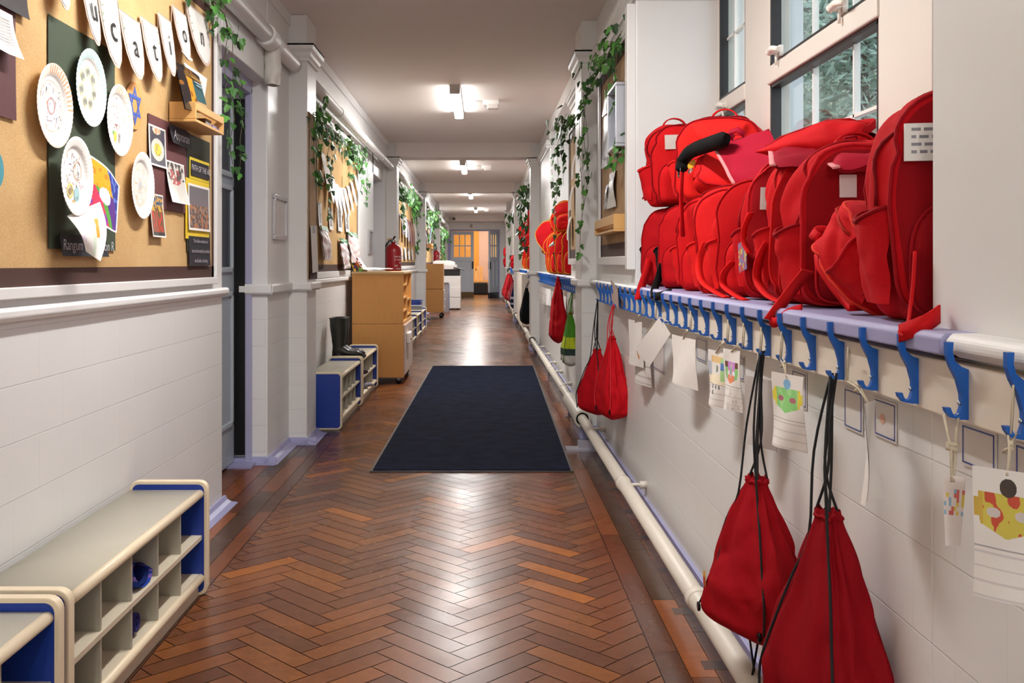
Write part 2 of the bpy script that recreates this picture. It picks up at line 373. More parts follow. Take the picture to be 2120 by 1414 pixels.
# ---- hook wall
PIL_R=[(6.19,6.6,.615),(12.46,12.82,.60),(18.56,18.9,.585),(24.9,25.25,.58)]
WIN=[(1.57,4.61),(7.98,10.5),(14.2,16.9),(20.4,23.0),(26.4,29.0)]
w=MB(); y=-6.6
for a,b in WIN+[(YE+.2,None)]:
    w.box(XR,1.3,y,a,0,ZC)
    if b: w.box(XR,1.3,a-.01,b+.01,0,.955); w.box(XR,1.3,a-.01,b+.01,2.5,ZC); y=b
for y0,y1,x in PIL_R: w.box(x,1.2,y0,y1,0,ZC)
struct('wall_right',w,M['wall'],bevel=.008)
w=MB(); w.box(-1.75,1.4,-6.6,-6.5,0,ZC); struct('wall_back',w,M['wall'])
# ---- end wall with the double doorway
DX0,DX1=-1.14,.54; DZ=2.19
w=MB(); w.box(-1.75,DX0,YE,YE+.25,0,ZC); w.box(DX1,1.4,YE,YE+.25,0,ZC); w.box(DX0,DX1,YE,YE+.25,DZ,ZC)
struct('wall_end',w,M['wall'])
# ---- dado rail, capitals, cornice, skirting
def rail_prof(b, x, y0, y1, z0, z1, s):      # s = +1 sticks out to +X
    pts=[(0,z0),(.018*s,z0),(.03*s,z0+.012),(.03*s,z1-.010),(.024*s,z1),(0,z1)]
    b.prism(pts,EX,EZ,EY,(x,y0,0),y1-y0)
def rail_face(b, x0, x1, y, z0, z1):          # across a face that looks at -Y
    b.prism([(0,z0),(-.018,z0),(-.03,z0+.012),(-.03,z1-.01),(-.024,z1),(0,z1)],EY,EZ,EX,(x0,y,0),x1-x0)
d=MB(); d.col=WHITE
rail_prof(d,-1.19,-3,4.53,.953,.99,1)
rail_face(d,-1.34,-1.16,5.45,.925,.985); rail_prof(d,-1.186,5.4495,6.05,.926,.984,1)
py=6.05
for y0,y1,x in PIL_L:
    rail_face(d,XL,x+.03,y0,.93,.985); rail_prof(d,x,y0-.0005,y1+.02,.931,.984,1)
prev=6.38
for y0,y1,x in PIL_L[1:]+[(YE,YE,0)]:
    if prev<7: rail_prof(d,XL,prev,11.2,.94,.985,1)
    else: rail_prof(d,XL,prev,y0,.94,.985,1)
    prev=y1
struct('trim_1',d,M['paint'],bevel=.004)
d=MB(); d.col=WHITE
prev=-3
for y0,y1,x in PIL_R+[(YE,YE,0)]:
    segs=[(prev,y0)]
    for a,b in segs:
        for (wa,wb) in WIN:
            if a<wa<b:
                rail_prof(d,XR,a,wa-(.15 if wa<2 else 0),.965,1.0,-1.6); a=wb-(.3 if wa<2 else 0)
        rail_prof(d,XR,a,b,.965,1.0,-1.6)
    if x: rail_face(d,x-.03,XR,y0,.95,1.0); rail_prof(d,x,y0-.0005,y1+.02,.951,.999,-1)
    prev=y1
struct('trim_2',d,M['paint'],bevel=.004)
CAPP=[(0,0),(.012,0),(.012,.018),(.022,.03),(.026,.05),(.040,.068),(.046,.09),(.046,.1),(0,.1)]
def capital(b, x0, x1, y0, y1, side, z=2.335):
    # moulded band round the faces of a pilaster; side +1: pilaster on the door side
    fp=[(-p,q+z) for p,q in CAPP]
    for k in range(len(fp)-2):
        (a,za),(c,zc)=fp[k],fp[k+1]; a,c=-a,-c
        if side>0: ring=lambda o,zz:[(x0,y0-o,zz),(x1+o,y0-o,zz),(x1+o,y1+o,zz),(x0,y1+o,zz)]
        else: ring=lambda o,zz:[(x1,y0-o,zz),(x0-o,y0-o,zz),(x0-o,y1+o,zz),(x1,y1+o,zz)]
        A,B=ring(a,za),ring(c,zc)
        for i in range(3): b.poly([A[i],A[i+1],B[i+1],B[i]])
    o=.046; b.box(min(x0,x1)-(o if side<0 else 0), max(x0,x1)+(o if side>0 else 0), y0-o, y1+o, z+.09, z+.1)
d=MB(); d.col=WHITE
for y0,y1,x in PIL_L: capital(d,XL,x,y0,y1,1)
for y0,y1,x in PIL_R: capital(d,x,XR,y0,y1,-1,2.325)
struct('trim_3',d,M['paint'])
d=MB(); d.col=WHITE        # cornice band under the ceiling, picture rail on the hook wall
prev=-3
d.box(-1.3,-1.175,-3,6.05,2.55,ZC-.001); d.box(-1.3,-1.18,-3,6.05,2.36,2.375)
for y0,y1,x in PIL_L[1:]+[(YE,YE,0)]:
    a=6.38 if prev<0 else prev
    d.box(-1.3,-1.185,a,y0,2.545,ZC-.001); d.box(-1.3,-1.20,a,y0,2.36,2.56); d.box(-1.3,-1.19,a,y0,2.355,2.372); prev=y1
PR=[(0,0),(-.010,0),(-.014,.02),(-.03,.035),(-.03,.05),(-.042,.062),(-.042,.075),(0,.075)]
def prail(b,y0,y1,x=XR,z=2.325): b.prism([(p,q+z) for p,q in PR],EX,EZ,EY,(x,y0,0),y1-y0)
prev=-3
for y0,y1,x in PIL_R+[(YE,YE,0)]:
    a=prev
    for wa,wb in WIN:
        if a<wa<y0:
            prail(d,a,wa); d.prism([(p,q+2.325) for p,q in PR],EY,EZ,EX,(XR-.04,wb,0),.5); a=wb
    prail(d,a,y0); prev=y1
struct('trim_4',d,M['paint'])
# lavender coved skirting
COVE=[(0,0),(.064,0),(.064,.003),(.034,.007),(.016,.017),(.008,.034),(0,.036)]
d=MB(); d.col=LAV
d.prism([(p,q) for p,q in COVE],EX,EZ,EY,(-1.19,-3,0),7.52+.03)
d.prism([(-p,q) for p,q in COVE],EY,EZ,EX,(-1.38,5.45,0),.194+.05); d.prism(COVE,EX,EZ,EY,(-1.186,5.40,0),.65)
for y0,y1,x in PIL_L:
    d.prism([(-p,q) for p,q in COVE],EY,EZ,EX,(XL,y0,0),x-XL+.06); d.prism(COVE,EX,EZ,EY,(x,y0-.06,0),y1-y0+.1)
prev=6.38
for y0,y1,x in PIL_L[1:]+[(YE,YE,0)]:
    d.prism(COVE,EX,EZ,EY,(XL,prev,0),(11.25 if prev<7 else y0)-prev); prev=y1
d.box(-1.40,-1.24,5.30,5.45,0,.012)
struct('baseboard_left',d,M['paint'])
d=MB(); d.col=LAV
d.box(XR-.012,XR+.01,-3,YE,0,.085)
for y0,y1,x in PIL_R: d.box(x-.012,XR,y0-.012,y1+.012,0,.085)
struct('baseboard_right',d,M['paint'],bevel=.003)
# ---- door beside the near notice board: seen as a strip of grey-blue leaf
dr=MB(); dr.col=H('a3aeb8')
dr.box(-1.40,-1.365,4.53,5.45,.015,2.02)
root=struct('door_1',dr,M['paint'])
fr=MB(); fr.col=H('aab4bd')
for z0,z1 in ((.22,.95),(1.05,1.52),(1.56,1.98)):
    for a,b,c,e in ((4.62,5.37,z0,z0+.03),(4.62,5.37,z1-.03,z1),(4.62,4.65,z0,z1),(5.34,5.37,z0,z1)): fr.box(-1.367,-1.350,a,b,c,e)
struct('panel_moulding',fr,M['paint'],root,bevel=.006)
gp=MB(); gp.col=H('20262c')
gp.box(-1.366,-1.362,4.66,5.33,1.08,1.49); gp.box(-1.366,-1.362,4.66,5.33,1.59,1.95); struct('pane',gp,M['photo'],root)
j=MB(); j.col=H('0a0a0b'); j.box(-1.36,-1.305,5.42,5.452,.05,2.0); struct('finger_guard',j,M['rubber'],root)
j=MB(); j.col=LAVL; j.box(-1.306,-1.27,5.43,5.46,0,2.06); j.box(-1.42,-1.27,4.52,5.46,2.03,2.10); j.box(-1.40,-1.30,4.52,4.55,0,2.05); struct('door_frame',j,M['paint'],root,bevel=.004)
# ---- recessed door farther along
dr=MB(); dr.col=H('a9b2bd'); dr.box(-1.42,-1.39,11.29,12.36,.01,2.10); root=struct('door_2',dr,M['paint'])
j=MB(); j.col=LAVL; j.box(-1.39,-1.362,12.28,12.36,0,2.12); j.box(-1.39,-1.362,11.29,11.36,0,2.12); struct('door_frame',j,M['paint'],root)
# ---- double door at the end: one leaf shut, one swung away
DB=H('c0c8d4')
def leaf(b, x0, x1, y, th=.045):
    w_=x1-x0
    zs=[(.0,.9,'p'),(1.0,2.10,'g')]
    st=.10
    b.box(x0,x0+st,y,y+th,.17,2.13); b.box(x1-st,x1,y,y+th,.17,2.13)
    b.box(x0+st,x1-st,y,y+th,2.02,2.13); b.box(x0+st,x1-st,y,y+th,1.16,1.30); b.box(x0+st,x1-st,y,y+th,.17,.36)
    b.box(x0+w_/2-.05,x0+w_/2+.05,y+.001,y+th-.001,.36,1.16); b.box(x0+st,x1-st,y+.015,y+th-.015,.3,1.2)
    gx0,gx1=x0+st,x1-st
    for k in (1,2): xx=gx0+(gx1-gx0)*k/3; b.box(xx-.016,xx+.016,y+.001,y+th-.001,1.30,2.02)
    b.box(gx0,gx1,y+.002,y+th-.002,1.645,1.68)
d3=MB(); d3.col=DB; leaf(d3,-1.045,-.30,YE+.02); root=struct('door_3',d3,M['paint'],bevel=.004)
k=MB(); k.col=H('5d4a30'); k.box(-1.045,-.30,YE+.01,YE+.065,.0,.17); struct('kick_plate',k,M['metal'],root)
k=MB(); k.box(-.945,-.40,YE+.04,YE+.044,1.30,2.02); struct('pane',k,M['glass'],root)
k=MB(); k.col=H('2a2621'); k.box(-.36,-.31,YE-.004,YE+.02,.92,1.16); struct('push_plate',k,M['metal'],root)
k=MB(); k.col=H('9898c0'); k.box(DX0,-1.045,YE-.01,YE+.12,0,DZ); k.box(.46,DX1,YE-.01,YE+.12,0,DZ); k.box(-1.044,.459,YE-.008,YE+.12,2.14,DZ-.001); struct('door_frame',k,M['paint'],root)
d4=MB(); d4.col=DB; leaf(d4,0,.74,0); root=d4.build('door_4',M['paint'],None,bevel=.004); root['kind']='structure'
root.location=(.455,YE-.01,0); root.rotation_euler=(0,0,math.radians(247))
k=MB(); k.col=H('3a3f44'); k.box(0,.74,-.01,.055,.0,.17); o=k.build('kick_plate',M['metal'],root,local=True)
k=MB(); k.box(.1,.64,.02,.024,1.3,2.02); k.build('pane',M['glass'],root,local=True)
k=MB(); k.col=H('22201d'); k.box(.66,.71,-.02,.06,.9,1.14); k.build('push_plate',M['metal'],root,local=True)
# ---- the lit room behind the doors
w=MB(); w.col=H('e8c99a'); w.box(-2.2,2.2,36.6,36.75,0,2.9); struct('wall_beyond',w,M['paint'])
w=MB(); w.col=H('dfc9b8'); w.box(2.0,2.15,YE+.25,36.7,0,2.9); w.box(-2.15,-2.0,YE+.25,36.7,0,2.9); struct('wall_beyond_sides',w,M['paint'])
w=MB(); w.col=H('d8d2c8'); w.box(-2.2,2.2,YE+.2,36.75,2.9,3.0); struct('ceiling_beyond',w,M['paint'])
w=MB(); w.col=H('6e4028'); w.box(-2.2,2.2,YE+.1,36.75,-.05,-.002); struct('floor_beyond',w,M['floor'])
w=MB(); w.col=H('c9b6c2'); w.box(-.15,.30,36.5,36.6,0,2.9); w.col=H('d9a050'); w.box(-1.6,-.15,36.52,36.6,.9,2.4); struct('trim_5',w,M['paint'])
t=thing('storage_bench','pale wooden bench with upright end panels in the lit room beyond the double doors','bench',(-.1,36.1,0))
b=MB(); b.col=H('d8a868'); b.box(-.9,.75,35.9,36.4,.42,.47); b.build('seat',M['beech'],t)
b=MB(); b.col=H('d09c5c'); b.box(.30,.75,35.92,36.4,.0,.42); b.build('side_panel',M['beech'],t)
for xx in (-.33,-.18,-.06): 
    b=MB(); b.col=H('dcb27a'); b.box(xx-.05,xx+.045,36.0,36.05,.47,1.0); b.build('back_board',M['beech'],t)
b=MB(); b.col=H('2d2f38'); b.box(-.35,.16,35.45,35.85,0,.40); o=b.build('pouffe',M['fabric'],bevel=.03,seg=3); tag(o,'dark grey square pouffe in front of the bench beyond the double doors','pouffe')
# ---- big window above the bag sill
WXF=1.10
def window(name, y0, y1, lights, bars):
    f=MB(); f.col=H('d9d2c8')
    z0,z1=.99,2.5
    f.box(WXF-.01,WXF+.07,y0,y1,z0,1.09); f.box(WXF-.01,WXF+.07,y0,y1,2.42,z1)
    edges=[y0]+[e for l in lights for e in l]+[y1]
    for a,b in zip(edges[0::2],edges[1::2]): f.box(WXF-.012,WXF+.07,a,b,z0,z1)
    for a,b in lights:
        f.box(WXF-.02,WXF+.06,a-.012,b+.012,1.777,1.845)
    root=f.build(name,M['paint'],bevel=.006); root['kind']='structure'
    for a,b in lights:
        for z_0,z_1 in ((1.09,1.777),(1.845,2.42)):
            f=MB(); f.col=H('1d1818'); e=.014
            for q in ((a,b,z_0,z_0+e),(a,b,z_1-e,z_1),(a,a+e,z_0,z_1),(b-e,b,z_0,z_1)): f.box(WXF-.009,WXF+.029,q[0],q[1],q[2],q[3])
            f.build('rubber_seal',M['rubber'],root)
    f=MB()
    for a,b in lights: f.box(WXF+.03,WXF+.034,a,b,1.09,1.777); f.box(WXF+.03,WXF+.034,a,b,1.845,2.42)
    f.build('pane',M['glass'],root)
    f=MB(); f.col=H('e9e7e2')
    for a,b in lights:
        for yy in bars:
            if a<yy<b: f.box(WXF+.022,WXF+.042,yy-.005,yy+.005,1.09,1.777); f.box(WXF+.022,WXF+.042,yy-.005,yy+.005,1.845,2.42)
        for zz in (1.546,2.13,1.31): f.box(WXF+.022,WXF+.042,a,b,zz-.005,zz+.005)
    f.build('glazing_bar',M['paint'],root)
    return root
def catch(root, y, z):
    h=MB(); h.col=H('ece6dc')
    h.tube([(WXF-.01,y,z),(WXF-.05,y,z),(WXF-.055,y+.01,z-.004)],.013,10)
    h.tube([(WXF-.05,y+.015,z),(WXF-.055,y-.04,z+.002),(WXF-.05,y-.10,z-.012)],[.012,.011,.008],10)
    h.box(WXF-.022,WXF-.008,y-.02,y+.02,z-.02,z+.02); h.tube([(WXF-.03,y-.005,z-.005),(WXF-.03,y-.005,z-.05)],[.006,.005],8)
    h.build('window_catch',M['plastic'],root)
win=window('window_1',1.57,4.61,[(1.62,2.40),(2.73,3.76),(4.115,4.57)],[1.88,2.14,3.0,3.37,4.26,4.42])
catch(win,3.62,1.875); catch(win,4.42,1.80); catch(win,2.98,1.87); catch(win,2.2,1.87)
for i,(a,b) in enumerate(WIN[1:]):
    window('window_%d'%(i+2),a,b,[(a+.12,(a+b)/2-.06),((a+b)/2+.06,b-.12)],[a+.5,b-.5])
# sills
for i,(a,b) in enumerate(WIN):
    s=MB(); s.col=LAV if i==0 else H('b9b9cc')
    ya,yb=(a-.15,b-.35) if i==0 else (a,b)
    s.prism([(XR-.055,.968),(XR-.055,.992),(XR-.047,1.0),(1.2,1.0),(1.2,.955),(XR,.955),(XR,.968)],EX,EZ,EY,(0,ya,0),yb-ya)
    if i==0: s.box(XR-.0,1.2,yb,b,.955,.9995)
    struct('windowsill',s,M['paint'],bevel=.003)
# ---- outside the windows
g=MB(); g.col=H('a8a79c'); g.box(1.3,14,-6,34,-.3,-.2); struct('ground_outside',g,M['paint'])
g=MB(); g.col=H('c9cacb'); g.box(1.3,2.62,8.1,8.4,-.3,6); g.col=H('a9aa98'); g.box(2.62,14,17,17.3,-.3,9); struct('exterior_wall',g,M['paint'])
def tree(name, label, x, y, h, rad, n, seed, c0, c1, zc):
    rr=random.Random(seed); t=thing(name,label,'tree',(x,y,-.25))
    b=MB(); b.col=H('4a4034'); b.tube([(x,y,-.25),(x+.05,y+.1,h*.5),(x-.05,y,h*.9)],[.11,.09,.05],8)
    for k in range(9):
        a=rr.uniform(0,6.28); z=h*rr.uniform(.3,.8)
        b.tube([(x,y,z),(x+math.cos(a)*rad*.5,y+math.sin(a)*rad*.5,z+.3),(x+math.cos(a)*rad,y+math.sin(a)*rad,z+rr.uniform(-.2,.6))],[.035,.02,.008],5)
    b.build('trunk',M['paint'],t)
    b=MB()
    for k in range(n):
        v=Vector((rr.gauss(0,1),rr.gauss(0,1),rr.gauss(0,1))).normalized()*rad*(rr.random()**.4); c=Vector((x,y,zc))+Vector((v.x,v.y,v.z*1.25))
        a=Vector((rr.uniform(-1,1),rr.uniform(-1,1),rr.uniform(-.6,.6))).normalized(); p=a.orthogonal().normalized(); l=rr.uniform(.10,.19); wd=l*.36
        b.poly([c-a*l*.5,c+p*wd*.5,c+a*l*.5,c-p*wd*.5], jit(mixc(c0,c1,rr.random()),.2,rr))
    o=b.build('leaves',M['leaf'],t)
tree('garden_tree','leafy green tree outside the window above the bags',4.05,10.6,5.2,1.05,4200,3,H('6a8a7a'),H('a4bcae'),3.5)
tree('garden_tree','bluish green tree beyond the upper window panes',3.05,6.9,5.4,.55,2000,4,H('7896a2'),H('a8c4b8'),3.75)
tree('garden_tree','tall dense tree behind the other two outside the window',5.4,13.9,6.5,1.7,5200,5,H('6b8a70'),H('9cb49a'),3.9)
# ---- pipes
def pipe(name,label,path,r,mat=M['paint'],col=WHITE,parts=()):
    b=MB(); b.col=col; b.tube(path,r,20); t=thing(name,label,'pipe',path[0]); b.build('tube',mat,t); return t
t=pipe('heating_pipe','fat white lagged pipe running under the ceiling along the door side',[(-1.142,-3,2.305),(-1.142,3.6,2.305),(-1.142,5.35,2.305)],.047)
b=MB(); b.col=WHITE
rr=random.Random(2)
for (y0,y1,r0) in ((5.18,5.36,.060),(5.38,6.02,.046)): b.tube([(-1.145,y0+(y1-y0)*k/6,2.303) for k in range(7)],[r0*(1 if 0<k<6 else .93) for k in range(7)],20)
b.build('lagging',M['paint'],t)
b=MB(); b.col=H('d4d0c8')
b.grid(lambda u,v: Vector((-1.147,5.40,2.275-v*.205))+Vector((math.cos(u*2*PI),math.sin(u*2*PI),0))*(.045+.012*noise.noise(Vector((u*6 if u<.99 else 0,v*5,1)))*(.3+v) -.015*max(0,v-.75)), 24,14,wrapu=False)
b.build('down_pipe_wrap',M['paint'],t)
b=MB(); b.col=WHITE; b.tube([(-1.142,6.38,2.305)]+[(-1.15,6.4+k*1.0,2.305) for k in range(1,7)]+[(-1.15,12.46,2.305)],.037,18)
for y in (7.9,9.6,11.2,11.9): b.tube([(-1.15,y-.02,2.305),(-1.15,y+.02,2.305)],.041,18)
b.build('tube_run',M['paint'],t)
b=MB(); b.col=WHITE
for a,c in ((12.79,18.56),(18.89,24.9),(25.23,30.5)): 
    b.tube([(-1.15,a,2.305),(-1.15,c,2.305)],.04,16)
    for y in (a+2,a+4): b.tube([(-1.15,y-.02,2.305),(-1.15,y+.02,2.305)],.044,16)
b.tube([(-1.15,30.4,2.305),(-1.12,30.9,2.25),(-1.1,31.0,2.05),(-1.12,31.2,1.9)],.06,14)
b.build('tube_run',M['paint'],t)
# floor-level pipe on the hook side
PX,PZ,PR_=.617,.133,.029
t=thing('floor_pipe','long cream heating pipe running above the floor along the hook wall','pipe',(PX,3,0))
b=MB(); b.col=H('d3ccbf'); b.tube([(PX,-3,PZ),(PX,YE-.6,PZ)],PR_,20); b.build('tube',M['paint'],t)
for y in (4.35,2.85,7.65,9.0,10.6,11.6,14.2,16.1):
    b=MB(); b.col=H('d3ccbf'); b.tube([(PX,y-.022,PZ),(PX,y-.018,PZ),(PX,y+.018,PZ),(PX,y+.022,PZ)],[PR_,PR_+.005,PR_+.005,PR_],20); b.build('joint_collar',M['paint'],t)
for y0,y1,x in PIL_R:
    b=MB(); b.col=H('cfc9bd'); ro=.052
    pr=[(ro-.012,y0+.02),(ro-.012,y0-.05),(ro,y0-.055),(ro,y0+.0),(ro,y1+.42),(ro-.01,y1+.46),(PR_,y1+.5)]
    b.lathe([(r,h) for r,h in pr],(PX,0,PZ),20,'y'); o=b.build('pipe_sleeve',M['paint'],t)
    b=MB(); b.col=H('0c0b0b'); b.lathe([(PR_,y0-.03),(ro-.011,y0-.03)],(PX,0,PZ),20,'y'); b.build('sleeve_hole',M['rubber'],o)
for y in (2.85,4.30,5.75,7.9,8.8,9.6,10.5,11.4,13.6,15.2):
    b=MB(); b.col=H('d8d2c7'); b.tube([(PX,y,PZ+.005),(XR,y,PZ+.005)],.008,8); b.tube([(XR-.03,y,PZ+.005),(XR,y,PZ+.005)],.016,10); b.build('wall_bracket',M['paint'],t)
for y in (1.45,7.1,9.3,12.2):
    b=MB(); b.col=H('8a8794'); b.box(PX-.03,PX+.03,y-.02,y+.02,0,.006); b.box(PX-.008,PX+.008,y-.008,y+.008,.004,PZ-PR_+.004); b.build('floor_bracket',M['paint'],t)
b=MB(); b.col=H('a9a7b2'); b.box(PX-.13,PX+.1,5.78,5.9,.0,.012); b.box(PX-.06,PX+.1,5.80,5.84,.01,.06); b.build('bracket_plate',M['metal'],t)
# ---- carpet runner
m_=[(-.597,5.208),(.475,5.208),(.545,10.54),(-.545,10.54)]
t=thing('runner_mat','long dark navy carpet runner lying on the parquet','mat',(0,7.8,0))
b=MB(); b.col=H('3a3330'); b.prism(m_,EX,EY,EZ,(0,0,.0008),.006); b.build('rubber_edge',M['rubber'],t)
cx=sum(p[0] for p in m_)/4; cy=sum(p[1] for p in m_)/4
b=MB(); mi=[(cx+(x-cx)*.972,cy+(y-cy)*.9945) for x,y in m_]; b.prism(mi,EX,EY,EZ,(0,0,.004),.007); b.build('pile',M['carpet'],t)
# ---- lamps
LAMP=emit('lamp_tube',(1.0,.98,.955),LAMP_E)
def lamp(x,y0,y1,label,z=ZC):
    t=thing('ceiling_light',label,'light',(x,(y0+y1)/2,z),'fluorescent battens along the ceiling')
    b=MB(); b.col=H('cfcac4'); b.box(x-.045,x+.045,y0,y1,z-.028,z+.002); b.build('batten_body',M['plastic'],t,bevel=.004)
    b=MB(); b.col=(.9,.9,.9); b.prism([(-.042,0),(.042,0),(.040,-.028),(.028,-.044),(-.028,-.044),(-.040,-.028)],EX,EZ,EY,(x,y0+.05,z-.028),y1-y0-.1); b.build('diffuser',LAMP,t)
    l=bpy.data.lights.new('lamp_light','AREA'); l.shape='RECTANGLE'; l.size=.07; l.size_y=y1-y0-.13; l.energy=LAMP_W*(1.8 if y0<0 else 1.5 if y0>20 else .8 if y0<5 else 1); l.color=(1,.98,.955)
    lo=bpy.data.objects.new('lamp_light',l); C.objects.link(lo); lo.location=(x,(y0+y1)/2,z-.0735)
    for a,c in ((y0,y0+.05),(y1-.05,y1)):
        b=MB(); b.col=H('bdb8b2'); b.box(x-.044,x+.044,a,c,z-.074,z-.027); b.build('end_cap',M['plastic'],t,bevel=.004)
for x,y0,y1,l in ((-.24,8.42,9.97,'big lit batten light with clear end cap before the first ceiling beam'),(-.30,14.6,16.15,'lit batten light half behind the first ceiling beam'),(-.27,20.8,22.35,'lit batten light just showing under the second ceiling beam'),(-.2,26.9,28.45,'small lit batten light near the end of the corridor'),(-.24,2.35,3.9,'batten light over the corridor by the near notice board, above the picture'),(-.52,-4.6,-3.05,'unseen batten on the door side of the fill pair added behind the camera'),(.12,-4.6,-3.05,'unseen batten on the hook side of the fill pair added behind the camera')): lamp(x,y0,y1,l)  # last two are an added, unseen pair that fills camera-facing surfaces
for x,y,l in ((.06,9.25,'white emergency light box on the ceiling beside the big batten light'),(.04,15.4,'white emergency light box on the ceiling past the first beam'),(.07,27.6,'tiny emergency light box beside the last batten light')):
    t=thing('emergency_light',l,'light fitting',(x,y,ZC))
    b=MB(); b.col=H('e9e6e2'); b.box(x-.06,x+.09,y-.06,y+.06,ZC-.05,ZC); b.build('housing',M['plastic'],t,bevel=.008)
    b=MB(); b.col=H('d8d2cc'); b.box(x-.02,x+.085,y-.075,y+.02,ZC-.085,ZC-.04); b.build('sensor_head',M['plastic'],t,bevel=.008)
    b=MB(); b.col=H('b9b3ae'); b.tube([(x-.06,y,ZC-.006),(x-.2,y,ZC-.006)],.006,8); b.build('conduit',M['plastic'],t)
t=thing('junction_box','cream junction box with black square on the end beam','box',(-1.0,31.28,2.47))
b=MB(); b.col=H('b7aca0'); b.box(-1.07,-.87,31.24,31.3,2.45,2.56); b.build('housing',M['plastic'],t)
b=MB(); b.col=H('2a2522'); b.box(-.96,-.88,31.23,31.24,2.47,2.53); b.build('switch_face',M['plastic'],t)
t=thing('wall_mounted_sensor','small beige sensor above the far double doors','sensor',(-.38,YE,2.3))
b=MB(); b.col=H('b09f90'); b.box(-.42,-.34,YE-.03,YE,2.25,2.36); b.build('housing',M['plastic'],t,bevel=.01)
b=MB(); b.col=H('8d7d70'); b.box(-.40,-.36,YE-.036,YE-.029,2.265,2.31); b.build('lens',M['plastic'],t)
# ================= DOOR SIDE: NOTICE BOARDS =================
BXL=-1.172       # face of the near board
PW=H('f2efe9')
def board(name,label,x,y0,y1,z0,z1,s,mat,border=.06,frame=.035,grp=None):
    # s=+1 faces +X, -1 faces -X
    t=thing(name,label,'notice board',(x,(y0+y1)/2,z0),grp)
    def bx(b,d0,d1,*q,**k):
        a,c=sorted((x+s*d0,x+s*d1)); b.box(a,c,*q,**k)
    b=MB(); bx(b,-.012,-.002,y0,y1,z0,z1); b.build('backing',mat,t)
    b=MB(); b.col=H('4a2f27')
    for q in ((y0,y1,z0,z0+border),(y0,y1,z1-border*.8,z1),(y0,y0+border*.6,z0,z1),(y1-border*.6,y1,z0,z1)): bx(b,-.003,.0,*q)
    b.build('paper_border',M['paper'],t)
    b=MB(); b.col=WHITE
    f=frame
    for q in ((y0-f,y1+f,z0-f,z0),(y0-f,y1+f,z1,z1+f),(y0-f,y0,z0,z1),(y1,y1+f,z0,z1)): bx(b,-.02,.012,*q)
    b.build('frame',M['paint'],t,bevel=.003); return t
board('notice_board','large hessian notice board with paper plates beside the near door',BXL,.6,4.31,1.04,2.20,1,M['burlap'],.048,.03)
def pin(name,label,cat,pts_mb,mat,grp=None,kind=None): o=pts_mb.build(name,mat); tag(o,label,cat,grp,kind); return o
def paper_on_left(name,label,cat,u0,u1,v0,v1,col,x=BXL+.0015,curl=.008,art=None,mat='paper',nu=8,nv=8,grp=None,sag=0):
    # sheet whose edges sit at columns u0,u1 and (at the middle) rows v0..v1
    um=(u0+u1)/2; ya,yb=onX(u0,0,x).y,onX(u1,0,x).y; zt=onX(um,v0,x).z; zb=onX(um,v1,x).z
    b=MB(); b.sheet((x,ya,zt),(x,yb,zt),(x,yb,zb),(x,ya,zb),nu,nv,lambda s,t:(curl*(t*t*.8+.4*abs(s-.5)*t)+.001, 0, -sag*math.sin(s*PI)),art or (lambda s,t:col))
    return b,(ya,yb,zt,zb)
def two(n,l,c,*a,**k):
    mat=k.pop('mat','paper'); kk=k.pop('grp',None); b,_=paper_on_left(n,l,c,*a,**k); return pin(n,l,c,b,M[mat],kk)
def nz(s,t,seed,f=4): return noise.noise(Vector((s*f+seed*7.3,t*f,seed)))
# backing sheets
two('sugar_paper','dark green sugar paper sheet behind the paper plates','paper',99,237,68,517,H('3f4a38'),curl=.002)
two('sugar_paper','dull maroon paper sheet at the edge of the near board','paper',-70,31,-20,235,H('5e3a3c'),curl=.003)
two('sugar_paper','maroon paper sheet behind the food photographs','paper',306,387,252,436,H('6a4040'),x=BXL+.001,curl=.003)
two('sugar_paper','dark green paper strip behind the yellow edged photograph','paper',386,434,285,520,H('3d4134'),x=BXL+.0022,curl=.002)
b,(ya,yb,zt,zb)=paper_on_left('','','',-26,55,-30,20,H('332e30'),x=BXL+.006); pin('caption_card','charcoal card strip above the white handwritten sheet','card',b,M['paper'])
b,(ya,yb,zt,zb)=paper_on_left('','','',-30,25,18,112,PW,x=BXL+.010,curl=.03)
for k in range(9):
    zz=zt-.02-k*(zt-zb-.04)/9; b.box(BXL+.013+.03*((zt-zz)/(zt-zb))**2,BXL+.0135+.03*((zt-zz)/(zt-zb))**2,ya+.02,yb-.02,zz,zz+.0016,H('a9a7a8'))
pin('handwritten_sheet','white handwritten sheet curling off the maroon paper','paper',b,M['paper'])
# ---- paper plates with children's drawings
def plate(label,u,v,ry,rim,art,seed,x=BXL+.012):
    c=onX(u,v,x); r=ry*c.y/FPX; rr=random.Random(seed); t=thing('paper_plate',label,'paper plate',c,'paper plates pinned to the hessian board')
    prof=[(0,.002),(.35,.002),(.62,.002),(.70,.004),(.76,.010),(.86,.013),(.97,.016),(1.0,.015)]
    N=144; b=MB()
    def fn(s,w):
        f=w*(len(prof)-1); i=min(int(f),len(prof)-2); q=f-i; rad=prof[i][0]+(prof[i+1][0]-prof[i][0])*q; h=prof[i][1]+(prof[i+1][1]-prof[i][1])*q
        a=s*2*PI; h+= (.0007*math.cos(a*48) if rad>.72 else 0)
        return c+Vector((h,math.cos(a)*rad*r,math.sin(a)*rad*r))
    def cf(s,w):
        if w>.58 and rim:
            col,den,a0,a1=rim
            if a0<=s<=a1 and (int(s*96)%2==0) and rr.random()<den: return jit(mixc(PW,col,.75),.1,rr)
            return mixc(PW,col,.18)
        return PW
    b.grid(fn,N,14,cf,wrapu=True); b.build('plate_body',M['paper'],t)
    d=MB(); art(d,c+Vector((.0032,0,0)),r,rr); d.build('crayon_drawing',M['paper'],t); return t
